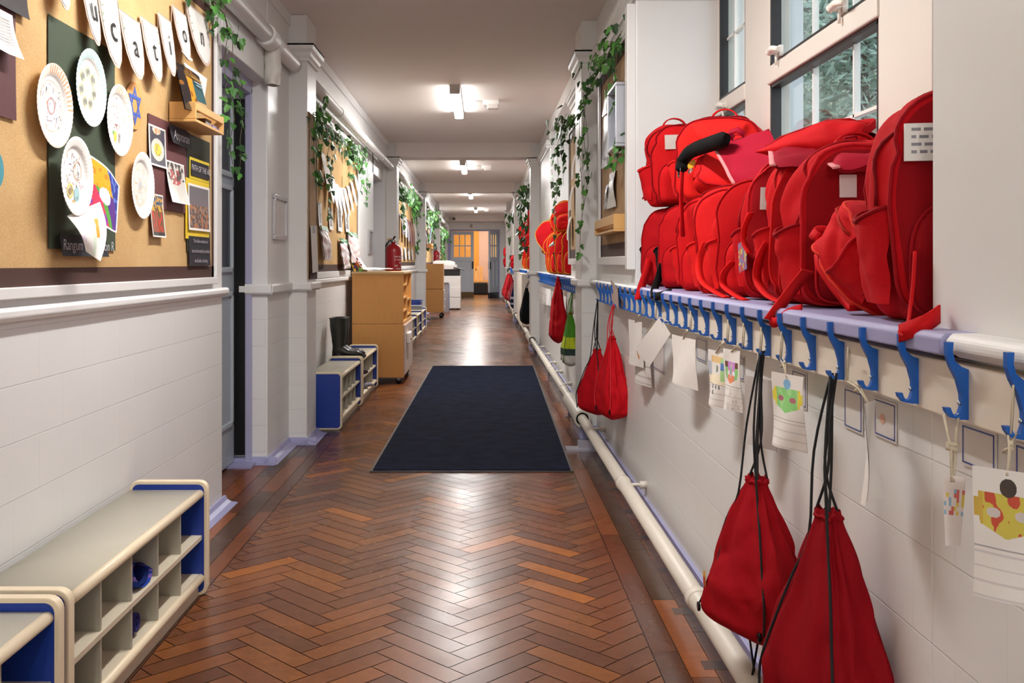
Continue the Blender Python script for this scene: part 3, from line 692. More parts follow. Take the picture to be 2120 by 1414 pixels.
def strokes(d,c,r,rr,n,cols,rad=.55):
    for k in range(n):
        a=rr.uniform(0,6.28); q=r*rad*math.sqrt(rr.random()); p=c+Vector((0,math.cos(a)*q,math.sin(a)*q)); e=rr.uniform(0,6.28); l=r*rr.uniform(.05,.16)
        dy,dz=math.cos(e),math.sin(e); w=.0011
        d.poly([p+Vector((0,-dz*w,dy*w)),p+Vector((0,dy*l-dz*w,dz*l+dy*w)),p+Vector((0,dy*l+dz*w,dz*l-dy*w)),p+Vector((0,dz*w,-dy*w))],jit(tuple(x**1.15 for x in rr.choice(cols)),.2,rr))
def art1(d,c,r,rr):
    d.ring(c,EY,EZ,r*.18,r*.205,H('cf8a8a')); strokes(d,c,r,rr,46,[H('d8a8b0'),H('b7b0c8'),H('e2b48a'),H('a9a6b4')],.62)
    d.ring(c+Vector((0,.0,-.6*0)),EY,EZ,r*.60,r*.615,H('e9c7a6'))
def art2(d,c,r,rr):
    for k in range(7):
        a=PI/2+k*2*PI/7; p=c+Vector((0,math.cos(a)*r*.42,math.sin(a)*r*.42)); d.disc(p,EY,EZ,r*.11,r*.11,H('b5b6ac')); 
        for j in range(5): q=p+Vector((.0004,-r*.08+j*r*.04,-r*.06)); d.poly([q,q+Vector((0,.0014,0)),q+Vector((0,.0014,r*.12)),q+Vector((0,0,r*.12))],H('77786f'))
        d.ring(p,EY,EZ,r*.13,r*.15,H('d9d98e'))
    strokes(d,c,r,rr,20,[H('dfe3b0'),H('d9c8c8')],.6)
def art3(d,c,r,rr):
    d.disc(c+Vector((0,-.11*r,-.47*r)),EY,EZ,.11*r,.17*r,H('e8d85a'),8); d.disc(c+Vector((0,.19*r,-.48*r)),EY,EZ,.08*r,.16*r,H('b3a8a2'),8)
    strokes(d,c+Vector((0,0,-.05*r)),r,rr,8,[H('c23b3b'),H('b8342f')],.25); d.disc(c+Vector((0,-.24*r,-.36*r)),EY,EZ,.06*r,.06*r,H('8fc46a'));  strokes(d,c,r,rr,44,[H('cbbfc4'),H('d9c9b2')],.62)
def art4(d,c,r,rr):
    d.disc(c+Vector((0,.2*r,-.45*r)),EY,EZ,.17*r,.2*r,H('a9cdd0')); d.ring(c+Vector((0,-.2*r,-.38*r)),EY,EZ,.13*r,.19*r,H('e6d67c')); d.disc(c+Vector((.0003,-.2*r,-.38*r)),EY,EZ,.09*r,.09*r,H('a8946a'))
    d.disc(c+Vector((0,.0*r,-.66*r)),EY,EZ,.12*r,.06*r,H('e2b878')); d.ring(c+Vector((0,.25*r,.15*r)),EY,EZ,.22*r,.25*r,H('e8c6a8')); strokes(d,c,r,rr,52,[H('b7a9c4'),H('9fa39a'),H('e0bfa0'),H('c8a6b8')],.64)
def art5(d,c,r,rr):
    d.disc(c,EY,EZ,.66*r,.66*r,H('ded4c6'))
    for k in range(6):
        a=k*PI/3+.4; p=c+Vector((.0005,math.cos(a)*r*.38,math.sin(a)*r*.38)); d.disc(p,EY,EZ,r*.15,r*.17,H('f3efe6')); d.ring(p+Vector((.0003,0,0)),EY,EZ,r*.05,r*.065,H('c9bf8a'))
    d.disc(c+Vector((.0005,0,0)),EY,EZ,.10*r,.13*r,H('b9c4cc')); strokes(d,c+Vector((.0008,0,0)),r,rr,16,[H('cfc58c'),H('b9b3a4')],.5)
plate('white paper plate with orange striped rim and a red ring in the middle',104,219,87,(H('e08a2c'),.95,0,.30),art1,1)
plate('paper plate with pale turquoise rim and grey scribbled circles on green paper',180,182,80,(H('7fc4c4'),.9,0,1),art2,2)
plate('paper plate with yellow block drawing next to the orange star disc',240,249,74,(H('e0b070'),.6,.02,.3),art3,3)
plate('paper plate with turquoise blob drawing overlapping the rainbow painting',150,365,82,None,art4,4,BXL+.045)
plate('cream paper plate with ring of egg shapes beside the red shelf photo',288,384,69,None,art5,5)
c=onX(278,219,BXL+.003); r=49*c.y/FPX
t=thing('star_disc','orange paper disc with a blue six-pointed star','paper disc',c)
b=MB(); b.lathe([(0,0),(r,0),(r,.0015),(0,.0015)],c,40,'x',H('e0a15c'),False); b.build('disc',M['paper'],t)
b=MB()
for fl_ in (1,-1):
    P=[Vector((.0022 if fl_>0 else .0030,math.cos(PI/2*fl_+k*2*PI/3)*r*.86,math.sin(PI/2*fl_+k*2*PI/3)*r*.86)) for k in range(3)]
    I=[Vector((p.x,p.y*.66,p.z*.66)) for p in P]
    for k in range(3): j=(k+1)%3; b.poly([c+P[k],c+P[j],c+I[j],c+I[k]],H('4a66b4'))
b.build('star',M['paper'],t)
c=onX(-14,350,BXL+.004); b=MB(); b.lathe([(0,0),(.05,0),(.05,.0015),(0,.0015)],c,32,'x',H('4d98a4'),False); tag(b.build('paper_disc',M['paper']),'teal paper disc low at the camera edge of the near board','paper disc')
# ---- pennant banner
t=thing('letter_banner','string of white pennants spelling education across the hessian board','banner',(BXL,3.3,2.0))
pen=[('e',-30,20,-150,-30),('d',100,142,-125,13),('u',172,204,-45,88),('c',207,250,-12,135),('a',253,297,38,158),('t',297,334,50,163),('i',333,361,40,152),('o',362,392,26,118),('n',393,438,28,126)]
tops=[]
for ch,u0,u1,v0,v1 in pen:
    x0=BXL+.008; ya,yb=onX(u0,0,x0+.012).y,onX(u1,0,x0+.012).y; ym=(ya+yb)/2; zt=onX((u0+u1)/2,v0,x0).z; zb=onX((u0+u1)/2,v1,x0+.03).z; w_=yb-ya; h=zt-zb
    tl=.03 if ch!='n' else .02; sk=.05 if ch=='n' else 0
    def P(a,e,off=0): return Vector((x0+off+tl*(1-e)+.004*math.sin(a*PI), ya+a*w_+sk*(1-e)-sk*.5, zb+e*h))
    out=[(0,1),(1,1),(.99,.62),(.93,.36),(.80,.14),(.62,.02),(.5,0),(.38,.02),(.20,.14),(.07,.36),(.01,.62)]
    b=MB(); b.poly([P(a,e) for a,e in out],H('dfc7b8')); b.poly([P(a,e,-.0015) for a,e in out][::-1],H('dfc7b8'))
    b.poly([P(.5+(a-.5)*.86,.5+(e-.5)*.90,.001) for a,e in out],PW)
    rr=random.Random(ord(ch))
    for k in range(16):
        a=rr.choice((.11,.15,.85,.89))+rr.uniform(-.02,.02); e=rr.uniform(.45,.93); b.disc(P(a,e,.0018),EY,EZ,w_*.016,h*.016,jit(H('9fb08e'),.2,rr),6)
    if ch=='o': b.poly([P(.1,.12,.002),P(.9,.10,.002),P(.6,.0,.012),P(.3,-.02,.012)],H('f8f8f8'))
    po=b.build('pennant',M['photo'],t)
    l=MB(); o=P(.52,.52,.0025); l.text(ch,h*.52,o,EY,(EZ-EX*(tl/h)).normalized(),H('121212')); l.build('letter',M['paper'],po)
    tops += [P(0,1),P(1,1)]
b=MB(); b.tube(tops,.0015,5,H('cfc2a8')); b.build('string',M['cord'],t)
# ---- rainbow painting and pale drawing hanging under the plate
def rainbow(s,t_):
    d=s*.9-t_*.55+.12*nz(s,t_,3,3)
    if s<.04 or s>.96 or t_<.03 or t_>.97: return PW
    q=math.hypot(s-.45,(t_-.5)*1.2)
    if q<.16: return H('f4f2f6')
    if d>.42: return H('27338f') if nz(s,t_,5,9)>-.1 else H('5b78c8')
    if t_<.42 and d>-.1: return H('e3a81e') if nz(s,t_,6,9)>-.2 else H('d98b22')
    if d>.2: return H('5a2a86')
    if d>.02: return H('58a03a')
    return H('d2385a') if nz(s,t_,8,5)>-.15 else H('8a3a9a')
A=onX(172,312,BXL+.012); B=onX(255,385,BXL+.025); Cc=onX(229,482,BXL+.03); D=onX(170,445,BXL+.012)
b=MB(); b.sheet(A,B,Cc,D,64,64,lambda s,t_:(.03*t_*s+.015*math.sin(s*4),0,-.01*math.sin(s*PI)*t_),rainbow); pin('rainbow_painting','bright rainbow painting with a white dove shape curling off the board','painting',b,M['paper'])
def pale(s,t_):
    if abs(s-.72+.05*math.sin(t_*3))<.06 and .25<t_<.62: return H('e0a040')
    if abs(s-.52)<.08 and t_>.35: return H('d5e3cf')
    if nz(s,t_,11,3)>.25: return H('e6ddea')
    return PW
A=onX(139,447,BXL+.05); B=onX(207,418,BXL+.05); Cc=onX(191,541,BXL+.075); D=onX(176,520,BXL+.06)
b=MB(); b.sheet(A,B,Cc,D,40,44,lambda s,t_:(.02*math.sin(t_*3)+.02*s*t_,-.02*math.sin(t_*PI)*(1-s),0),pale); pin('drawing_sheet','white drawing sheet curled to a point under the turquoise blob plate','drawing',b,M['paper'])
# ---- captions and photographs
def caption(name,label,u0,u1,v0,v1,lines,size,col=H('25222a'),tc=H('b9b4ba'),x=BXL+.004,curl=.01,border=None):
    b,(ya,yb,zt,zb)=paper_on_left(name,label,'',u0,u1,v0,v1,col,x=x,curl=curl)
    t=thing(name,label,'caption',(x,(ya+yb)/2,zb)); b.build('card',M['paper'],t)
    l=MB(); n=len(lines)
    for i,s in enumerate(lines): 
        tt=(i+.5)/n
        for w_,pos in (s if isinstance(s,list) else [(s,.5)]): l.text(w_,size,(x+.004+curl*tt*tt+.002,ya+(yb-ya)*pos,zt+(zb-zt)*tt),EY,EZ,tc)
    l.build('lettering',M['paper'],t)
    if border:
        k=MB(); e=.012; xx=x-.001
        k.box(xx-.001,xx,ya-e,yb+e,zb-e,zt+e,border); k.build('yellow_border',M['paper'],t)
    return t
caption('caption_card','black caption card with white handwriting at the foot of the green paper',123,219,487,531,[[('Rangum',.22),('conception R',.80)]],.042,x=BXL+.02)
caption('caption_card','small black caption card starting with A under the wooden picture shelf',350,392,266,303,['Appearan'],.05,x=BXL+.012,curl=.015)
caption('caption_card','black title card with yellow border reading PATH OF THE',395,432,337,368,['PATH OF THE AID'],.034,border=H('e3c93a'),x=BXL+.008,tc=H('c8c4c8'),curl=.002)
caption('caption_card','black sheet with three handwritten lines under the yellow edged photograph',390,434,490,550,['The Hollow selection of','across the temple by scholars','the Buddha s birthday.'],.021,x=BXL+.006,curl=.004)
def food(s,t_):
    if min(s,1-s)<.06 or min(t_,1-t_)<.04: return PW
    q=math.hypot((s-.5)*1.1,(t_-.58)*1.5)
    if q<.24: return H('e3cf2a') if nz(s,t_,2,12)>-.1 else H('b8a040')
    if q<.42: return H('d9d6c8')
    if math.hypot((s-.45),(t_-.10)*2.2)<.24: return H('e0a060') if nz(s,t_,3,14)>0 else H('d8d4cc')
    return H('4f4c58')
def lamps(s,t_):
    if min(s,1-s)<.05 or min(t_,1-t_)<.04: return PW
    if t_<.45 and nz(s,t_,4,7)>0: return H('3a2a26')
    if .2<s<.75 and .2<t_<.55: return H('b0342c') if nz(s,t_,5,8)>-.1 else H('d8d2c8')
    return H('c9c4ba')
def shelfp(s,t_):
    if min(s,1-s)<.06 or min(t_,1-t_)<.04: return PW
    if t_<.28: return H('d9a95a') if nz(s,t_,6,12)>0 else H('3d5a78')
    if t_>.88: return H('2c2a26')
    return (H('c4301f') if nz(s*1.5,t_*.6,7,9)>-.05 else H('3c5a2e')) if t_>.4 else (H('d8b23c') if nz(s,t_,8,10)>0 else H('6a4030'))
def city(s,t_):
    if min(s,1-s)<.06 or min(t_,1-t_)<.045: return PW
    if t_<.45: return mixc(H('54505a'),H('6c6068'),t_*2)
    return H('b06a34') if nz(s,t_*.5,9,14)>.12 else (H('4c3b38') if nz(s,t_,10,12)>-.1 else H('8a7466'))
two('food_photo','photograph of yellow food on a white plate pinned to maroon paper','photograph',307,342,262,345,PW,art=food,mat='photo',nu=48,nv=64,x=BXL+.005,curl=.006)
two('photo_print','photograph with red cloth and pale wall curling on the maroon paper','photograph',343,380,336,421,PW,art=lamps,mat='photo',nu=40,nv=56,x=BXL+.008,curl=.025)
two('photo_print','narrow photograph of red and green goods below the maroon paper','photograph',310,337,402,491,PW,art=shelfp,mat='photo',nu=40,nv=60,x=BXL+.006,curl=.012)
b,(ya,yb,zt,zb)=paper_on_left('','','',389,433,384,478,PW,x=BXL+.010,curl=.004,art=city,nu=40,nv=60)
t=thing('framed_photo','photograph of a crowded night scene on yellow card','photograph',(BXL,(ya+yb)/2,zb)); b.build('print',M['photo'],t)
b=MB(); b.box(BXL+.005,BXL+.007,ya-.016,yb+.012,zb-.035,zt+.02,H('e3c332')); b.build('yellow_card',M['paper'],t)
# ---- wooden picture shelves (the same ledge hangs on three boards)
def ledge(label,x,y0,y1,z,s,depth=.10,h=.075,fr=.03):
    t=thing('picture_shelf',label,'shelf',(x,(y0+y1)/2,z),'pale wooden picture shelves'); P_=H('d8a866')
    def bx(n,d0,d1,a,c,e,f,**k):
        b=MB(); p,q_=sorted((x+s*d0,x+s*d1)); b.box(p,q_,a,c,e,f,P_); return b.build(n,M['pine'],t,bevel=.002)
    bx('base',0,depth,y0,y1,z,z+.011); bx('back',0,.009,y0+.011,y1-.011,z+.011,z+h*.8)
    bx('end_panel',0,depth,y0,y0+.011,z+.0112,z+h); bx('end_panel',0,depth,y1-.011,y1,z+.0112,z+h)
    bx('front_rail',depth-.011,depth,y0+.0112,y1-.0112,z+h-fr,z+h-.002); return t
ys=onX(350,0,BXL+.002).y
ledge('pale wooden picture shelf holding a dark booklet beside the near ivy',BXL+.002,ys,ys+.40,1.628,1)
def booklet(s,t_):
    if s<.22+.10*math.sin(t_*3) or t_<.10: return H('241f22') if nz(s,t_,1,6)>-.25 else H('8a5a24')
    if s<.52 and t_>.22: return H('e0962a') if nz(s,t_*.6,2,6)>-.1 else H('8a4a1c')
    if t_>.74: return H('d0a878')
    return H('36626a') if t_>.25 else H('7a5a2c')
t=thing('booklet','dark booklet with a golden figure on its cover leaning on the shelf','booklet',(BXL+.03,ys+.2,1.64))
A=onX(362,127,BXL+.012); B=onX(412,158,BXL+.02); Cc=onX(434,240,BXL+.075); D=onX(384,225,BXL+.088)
b=MB(); b.sheet(A,B,Cc,D,60,80,lambda s,t_:(.006*math.sin(s*PI),0,0),booklet,th=.004); b.build('cover',M['photo'],t)
n_=(B-A).cross(D-A).normalized(); l=MB()
for k,(a,e,w_) in enumerate(((.45,.17,.5),(.55,.26,.36),(.6,.33,.34))): 
    p=A.lerp(B,a).lerp(D.lerp(Cc,a),e)+Vector((.012,0,0)); l.poly([p,p+(B-A)*w_*.9,p+(B-A)*w_*.9+(D-A)*.03,p+(D-A)*.03],H('b98f4a') if k==0 else H('9db4b8'))
l.build('cover_lines',M['photo'],t)
b=MB(); A=onX(380,128,BXL+.006); b.sheet(A,onX(429,163,BXL+.008),onX(422,215,BXL+.03),onX(384,205,BXL+.03),4,4,None,lambda s,t_:PW); pin('loose_sheet','white loose sheet behind the dark booklet on the shelf','paper',b,M['paper'])
b=MB(); b.box(BXL+.02,BXL+.085,ys+.19,ys+.27,1.642,1.668,H('5b3b2c')); b.box(BXL+.03,BXL+.088,ys+.29,ys+.34,1.642,1.655,H('8c84a8')); o=pin('card_pack','brown and lilac card pack lying in the near picture shelf','card pack',b,M['photo'])
b=MB(); b.box(BXL+.04,BXL+.087,ys+.335,ys+.385,1.6415,1.650,H('3f60b8')); pin('blue_card','blue card lying at the far end of the near picture shelf','card',b,M['photo'])
# ---- ivy
def leafpoly(b,c,up,nrm,size,col):
    up=up.normalized(); sd=nrm.cross(up).normalized(); n=sd.cross(up).normalized()
    pts=[(0,0),(.30,-.10),(.52,.18),(.30,.34),(.30,.62),(0,1.0),(-.30,.62),(-.30,.34),(-.52,.18),(-.30,-.10)]
    q=[c+sd*p[0]*size-up*p[1]*size+n*(.16*abs(p[0]))*size for p in pts]; b.poly(q[0:6],col); b.poly([q[0]]+q[5:],col)
GREENS=[H('3f7a2e'),H('4f8f38'),H('2f5f26'),H('5f9c44'),H('386a2c'),H('244a20')]
def ivy(label,path,drops,face,seed,size=.042,dens=60,spread=.045,grp='ivy garlands over the boards',dark=1.0,ddens=34):
    rr=random.Random(seed); t=thing('ivy_garland',label,'ivy',path[0],grp); st=MB(); st.col=H('4a4a2a'); lv=MB(); face=Vector(face)
    def along(pts,n,sp,sz):
        pts=[Vector(p) for p in pts]; segs=[(a,c,(c-a).length) for a,c in zip(pts,pts[1:])]; T=sum(s[2] for s in segs)
        for k in range(int(n*T)):
            d=rr.random()*T
            for a,c,l in segs:
                if d<=l: p=a.lerp(c,d/l); break
                d-=l
            o=Vector((rr.gauss(0,1),rr.gauss(0,1),rr.gauss(0,1)))*sp; o-=face*min(0,o.dot(face)); 
            nn=(face+Vector((rr.uniform(-.7,.7),rr.uniform(-.7,.7),rr.uniform(-.3,.8)))).normalized()
            up=Vector((rr.uniform(-.5,.5),rr.uniform(-.5,.5),1)); up-=nn*up.dot(nn)
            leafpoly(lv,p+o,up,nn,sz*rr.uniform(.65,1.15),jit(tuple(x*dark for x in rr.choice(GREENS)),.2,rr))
    st.tube(path,.003,5); along(path,dens,spread,size)
    for a,l,w_ in drops:
        a=Vector(a); pts=[a+Vector((w_*math.sin(k*1.3)*face.y+rr.uniform(-.01,.01), w_*math.sin(k*1.1)*abs(face.x)+rr.uniform(-.012,.012), -l*k/6)) for k in range(7)]
        st.tube(pts,.0016,5); along(pts,ddens,.014,size)
    st.build('vine_stem',M['leaf'],t); lv.build('leaves',M['leaf'],t); return t
xv=BXL+.02
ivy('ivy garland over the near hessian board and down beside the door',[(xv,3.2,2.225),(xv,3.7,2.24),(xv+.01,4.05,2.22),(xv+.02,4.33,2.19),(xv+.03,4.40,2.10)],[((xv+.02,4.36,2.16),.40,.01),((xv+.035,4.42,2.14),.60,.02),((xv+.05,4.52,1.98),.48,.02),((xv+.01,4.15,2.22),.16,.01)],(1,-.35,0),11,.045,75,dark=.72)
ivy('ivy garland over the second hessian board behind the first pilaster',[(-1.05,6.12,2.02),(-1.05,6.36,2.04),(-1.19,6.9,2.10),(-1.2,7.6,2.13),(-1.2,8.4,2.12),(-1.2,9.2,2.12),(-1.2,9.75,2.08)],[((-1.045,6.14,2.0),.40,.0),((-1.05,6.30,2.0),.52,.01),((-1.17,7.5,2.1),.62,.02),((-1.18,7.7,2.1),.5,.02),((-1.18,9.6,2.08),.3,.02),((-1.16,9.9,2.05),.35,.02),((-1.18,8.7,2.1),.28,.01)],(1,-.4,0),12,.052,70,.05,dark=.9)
ivy('ivy garland over the third board past the fire extinguisher',[(-1.2,13.6,2.1),(-1.2,14.6,2.14),(-1.2,16,2.14),(-1.19,17.4,2.1),(-1.18,18,2.04)],[((-1.17,14.5,2.1),.5,.02),((-1.15,14.2,2.1),.35,.02),((-1.18,17.8,2.05),.75,.02),((-1.18,16.8,2.1),.3,.02)],(1,-.6,0),13,.075,60,.07)
ivy('ivy garland over the fourth board near the photocopier',[(-1.2,20.6,2.1),(-1.2,22,2.16),(-1.19,24,2.1)],[((-1.16,21,2.1),.7,.02),((-1.18,23.8,2.1),.6,.02),((-1.17,22.4,2.1),.4,.02)],(1,-.6,0),14,.09,55,.08)
ivy('small ivy garland on the last board near the end wall',[(-1.2,27,2.0),(-1.2,28.5,1.95),(-1.18,30.5,1.9)],[((-1.16,27.6,2.0),.9,.02),((-1.16,29.6,1.9),.9,.02),((-1.17,28.6,1.9),.6,.02)],(1,-.6,0),15,.1,45,.08,dark=.8)
# ---- second board: narrow papered strip on the pilaster, then the hessian bay
t=thing('papered_strip','narrow brown papered strip on the side of the first pilaster','display strip',(-1.07,6.22,1.0))
b=MB(); b.box(-1.075,-1.069,6.07,6.37,1.0,2.03); b.build('kraft_paper',M['kraft'],t)
b=MB(); b.col=H('4a2f27'); b.box(-1.069,-1.067,6.07,6.095,1.0,2.03); b.box(-1.069,-1.067,6.345,6.37,1.0,2.03); b.box(-1.069,-1.067,6.07,6.37,1.0,1.05); b.build('paper_border',M['paper'],t)
b=MB(); b.sheet(onX(643,467,-1.062),onX(655.5,467,-1.062),onX(659,562,-1.055),onX(647,565,-1.04),4,6,None,lambda s,t_:H('d6d0cb') if not(.3<s<.7 and t_<.2) else H('a9a4a4')); pin('hanging_sheet','pale grey sheet hanging loose on the brown papered pilaster strip','paper',b,M['paper'])
XB2=-1.232
board('notice_board','second hessian notice board with pale pennants behind the first pilaster',XB2,6.42,9.72,1.035,2.19,1,M['burlap'],.055,.05)
t=thing('letter_banner','short string of pale pennants on the second hessian board','banner',(XB2,8.3,1.9))
tops=[]
for k in range(9):
    ya=7.45+k*.235; zt=1.98-.25*math.sin((k+.5)/9*PI)**.8 +.02; h=.30-.01*k; tl=.05
    P=lambda a,e:Vector((XB2+.012+tl*(1-e),ya+a*.20,zt-h+e*h)); out=[(0,1),(1,1),(.97,.5),(.8,.14),(.5,0),(.2,.14),(.03,.5)]
    b=MB(); b.poly([P(a,e) for a,e in out],H('e6ddd6')); b.poly([P(a,e)-Vector((.002,0,0)) for a,e in out][::-1],H('e6ddd6')); b.build('pennant',M['photo'],t); tops+=[P(0,1),P(1,1)]
b=MB(); b.tube(tops,.0015,5,H('cfc2a8')); b.build('string',M['cord'],t)
def gphoto(seed):
    return lambda s,t_: PW if (min(s,1-s)<.1 or t_>.8) else (H('6f6c70') if nz(s,t_,seed,5)>-.1 else H('a9a6a8'))
for i,(u0,u1,v0,v1) in enumerate(((658,665,420,470),(680,688,431,476),(698,707,428,479),(714,722,441,481))):
    b,_=paper_on_left('','','',u0,u1,v0,v1,PW,x=XB2+.003,art=gphoto(i+20),nu=6,nv=12,curl=.01); pin('photo_print',('first','second','third','fourth')[i]+' grey photograph counted from the pilaster on the second hessian board','photograph',b,M['photo'],'grey photographs on the second board')
for i,(u0,u1,v0,v1) in enumerate(((659,673,474,538),(699,713,500,556),(716,735,486,544))):
    ya,yb=onX(u0,0,XB2).y,onX(u1,0,XB2).y; zt,zb=onX((u0+u1)/2,v0,XB2).z,onX((u0+u1)/2,v1,XB2).z
    t=thing('zip_bag',('clear zip bag beside the hanging grey sheet on the second board','narrow clear zip bag hanging over the frame of the second board','wide clear zip bag at the cabinet end of the second board')[i],'plastic bag',(XB2,(ya+yb)/2,zb),'clear zip bags on the second board')
    b=MB(); b.sheet((XB2+.02,ya,zt),(XB2+.02,yb,zt),(XB2+.05,yb,zb),(XB2+.05,ya+.03,zb),24,44,lambda s,q_,i=i:(.03*math.sin(s*PI)*math.sin(q_*PI)+.012*nz(s,q_,i+40,5),0,0),lambda s,q_,i=i:jit(H('ddd2d2'),.08) if nz(s,q_,i+50,5)<.3 else H('cfa9a6'),th=.012); b.build('bag_body',M['photo'],t)
    b=MB(); b.sheet((XB2+.02,ya,zt+.025),(XB2+.02,yb,zt+.02),(XB2+.03,yb,zt-.02),(XB2+.03,ya,zt-.01),6,3,lambda s,q_,i=i:(.02*nz(s*2,q_,i+60,3),0,.012*nz(s*2,q_,i+66,3)),lambda s,q_:H('3f8a52'),th=.004); b.build('green_seal',M['photo'],t)
# ---- small frames on the walls
def wallframe(label,x,y0,y1,z0,z1,col,inner,s=1,e=.025,d=.018):
    t=thing('sign_frame',label,'frame',(x,(y0+y1)/2,z0)); b=MB(); b.col=col
    for q_ in ((y0,y1,z0,z0+e),(y0,y1,z1-e,z1),(y0,y0+e,z0+e,z1-e),(y1-e,y1,z0+e,z1-e)):
        a,c=sorted((x,x+s*d)); b.box(a,c,*q_)
    b.build('frame',M['metal'] if s else M['paint'],t,bevel=.003)
    b=MB(); a,c=sorted((x,x+s*.006)); b.box(a,c,y0+e,y1-e,z0+e,z1-e,inner)
    b.col=H('b9a9a2'); a,c=sorted((x+s*.006,x+s*.007)); b.box(a,c,(y0+y1)/2-.002,(y0+y1)/2+.002,z0+e+.01,z1-e-.03); b.box(a,c,y0+e+.01,y1-e-.01,(z0+z1)/2+.01,(z0+z1)/2+.013)
    b.build('sheet',M['photo'],t); return t
wallframe('silver framed grey sign on the pier by the near door',-1.186,5.57,5.93,1.235,1.49,H('b9b7b9'),H('cdc6c4'))
wallframe('small silver framed sign beside the second doorway',XL,10.75,11.15,1.20,1.47,H('b8b8ba'),H('5a5c60'))
# ---- third to fifth boards farther down
for i,(y0,y1,l) in enumerate(((14.0,17.95,'third hessian board with hanging paper strips past the fire extinguisher'),(20.4,24.3,'fourth board crowded with papers behind the tall cabinet'),(27.2,30.6,'last narrow looking board before the end wall'))):
    board('notice_board',l,XB2,y0,y1,1.06,2.12,1,M['burlap'],.06,.05)
    rr=random.Random(30+i); n=6 if i<2 else 4
    for k in range(n):
        ya=y0+.35+k*(y1-y0-.7)/n; w_=(y1-y0)/n*rr.uniform(.45,.7); zt=rr.uniform(1.78,1.95); zb=zt-rr.uniform(.3,.5); col=rr.choice([H('e3dcd4'),H('55505c'),H('7a4a48'),H('d9d3cc'),H('3c3a44'),H('8f8a90')])
        b=MB(); b.sheet((XB2+.01,ya,zt),(XB2+.01,ya+w_,zt),(XB2+.06,ya+w_,zb),(XB2+.06,ya,zb),4,5,lambda s,t_:(.02*math.sin(t_*3),0,0),lambda s,t_:jit(col,.06,rr))
        pin('display_sheet',ORD[k]+' display sheet along the '+('third','fourth','last')[i]+' notice board','paper',b,M['paper'],('display sheets on the third board','display sheets on the fourth board','display sheets on the last board')[i])
    if i==0:
        for k in range(4):
            ya=y0+.6+k*.75; b=MB(); b.sheet((XB2+.01,ya,1.34),(XB2+.01,ya+.4,1.34),(XB2+.02,ya+.4,1.16),(XB2+.02,ya,1.16),6,6,None,lambda s,t_,k=k:H('6a76a8') if nz(s,t_,k+70,5)>.25 else H('dcd2c4')); pin('drawing_sheet',ORD[k]+' pale drawing along the bottom row of the third board','drawing',b,M['paper'],'drawings along the bottom of the third board')
ledge('pale picture shelf holding a brown book on the fourth board',XB2+.002,20.9,21.7,1.42,1,.14,.10,.04)
b=MB(); b.obox((XB2+.03,21.1,1.44),Vector((.012,0,.0)),Vector((0,.5,.02)),Vector((.06,.25,.36)),H('5a4636')); o=pin('leaning_book','brown book leaning in the shelf on the fourth board','book',b,M['photo'])
b=MB(); b.obox((XB2+.045,21.2,1.44),Vector((.012,0,.0)),Vector((0,.42,.02)),Vector((.06,.33,.44)),H('6f9aa8')); pin('leaning_book','pale blue book behind the brown one on the fourth board shelf','book',b,M['photo'])
# ================= DOOR SIDE: FURNITURE =================
CREAM=H('cfc4ae'); EDGE=H('e0d0b2'); BLUE=H('0b338f'); TOPC=H('b9b4a4')
BL,BD,BH=1.12,.26,.379
def rrect(x0,x1,z0,z1,r,n=5):
    out=[]
    for cx,cz,a0 in ((x1-r,z1-r,0),(x0+r,z1-r,90),(x0+r,z0+r,180),(x1-r,z0+r,270)):
        for k in range(n+1): a=math.radians(a0+90*k/n); out.append((cx+r*math.cos(a),cz+r*math.sin(a)))
    return out
def make_bench(label):
    # local: front edge at x=0, wall side x=-BD, runs along y from 0 to BL
    t=thing('shoe_bench',label,'shoe bench',(0,0,0),'cream and blue shoe benches'); th=.028
    for y in (0,BL-th):
        b=MB(); b.prism(rrect(-BD,0,0,BH,.03),EX,EZ,EY,(0,y,0),th,EDGE,True); e=b.build('end_panel',M['laminate'],t,local=True,bevel=.003)
        b=MB(); 
        for yy in (y-.0008,y+th-.0002): b.prism(rrect(-BD+.011,-.011,.011,BH-.011,.022),EX,EZ,EY,(0,yy,0),.001,BLUE)
        b.build('blue_laminate',M['laminate'],e,local=True)
    ztop=.350
    b=MB(); b.prism([(-BD+.004,ztop-.022),(-BD+.004,ztop),(-.030,ztop),(-.020,ztop-.002),(-.013,ztop-.011),(-.016,ztop-.022),(-.03,ztop-.026)],EX,EZ,EY,(0,th,0),BL-2*th,TOPC,True); top=b.build('seat_top',M['laminate'],t,local=True)
    b=MB(); b.tube([(-.026,th,ztop-.0135),(-.026,BL-th,ztop-.0135)],.0142,14,EDGE); b.build('plywood_nosing',M['laminate'],top,local=True)
    b=MB(); b.box(-BD+.012,-.018,th,BL-th,.186,.200,CREAM); b.build('shelf',M['laminate'],t,local=True)
    b=MB(); b.box(-BD+.012,-.026,th,BL-th,.058,.072,CREAM); b.tube([(-.024,th,.058),(-.024,BL-th,.058)],.0145,14,EDGE); b.build('base_shelf',M['laminate'],t,local=True)
    b=MB(); b.box(-.045,-.030,th,BL-th,.0,.058,CREAM); b.build('plinth',M['laminate'],t,local=True)
    b=MB(); b.box(-BD+.004,-BD+.012,th,BL-th,.0,ztop-.02,H('b5b0a0')); b.build('back_panel',M['laminate'],t,local=True)
    for k in range(1,5):
        y=th+(BL-2*th)*k/5
        for z0,z1 in ((.072,.186),(.200,ztop-.024)):
            b=MB(); b.box(-BD+.012,-.024,y-.005,y+.005,z0,z1,H('a9a595')); b.build('divider',M['laminate'],t,local=True)
    return t
FXB=-.912
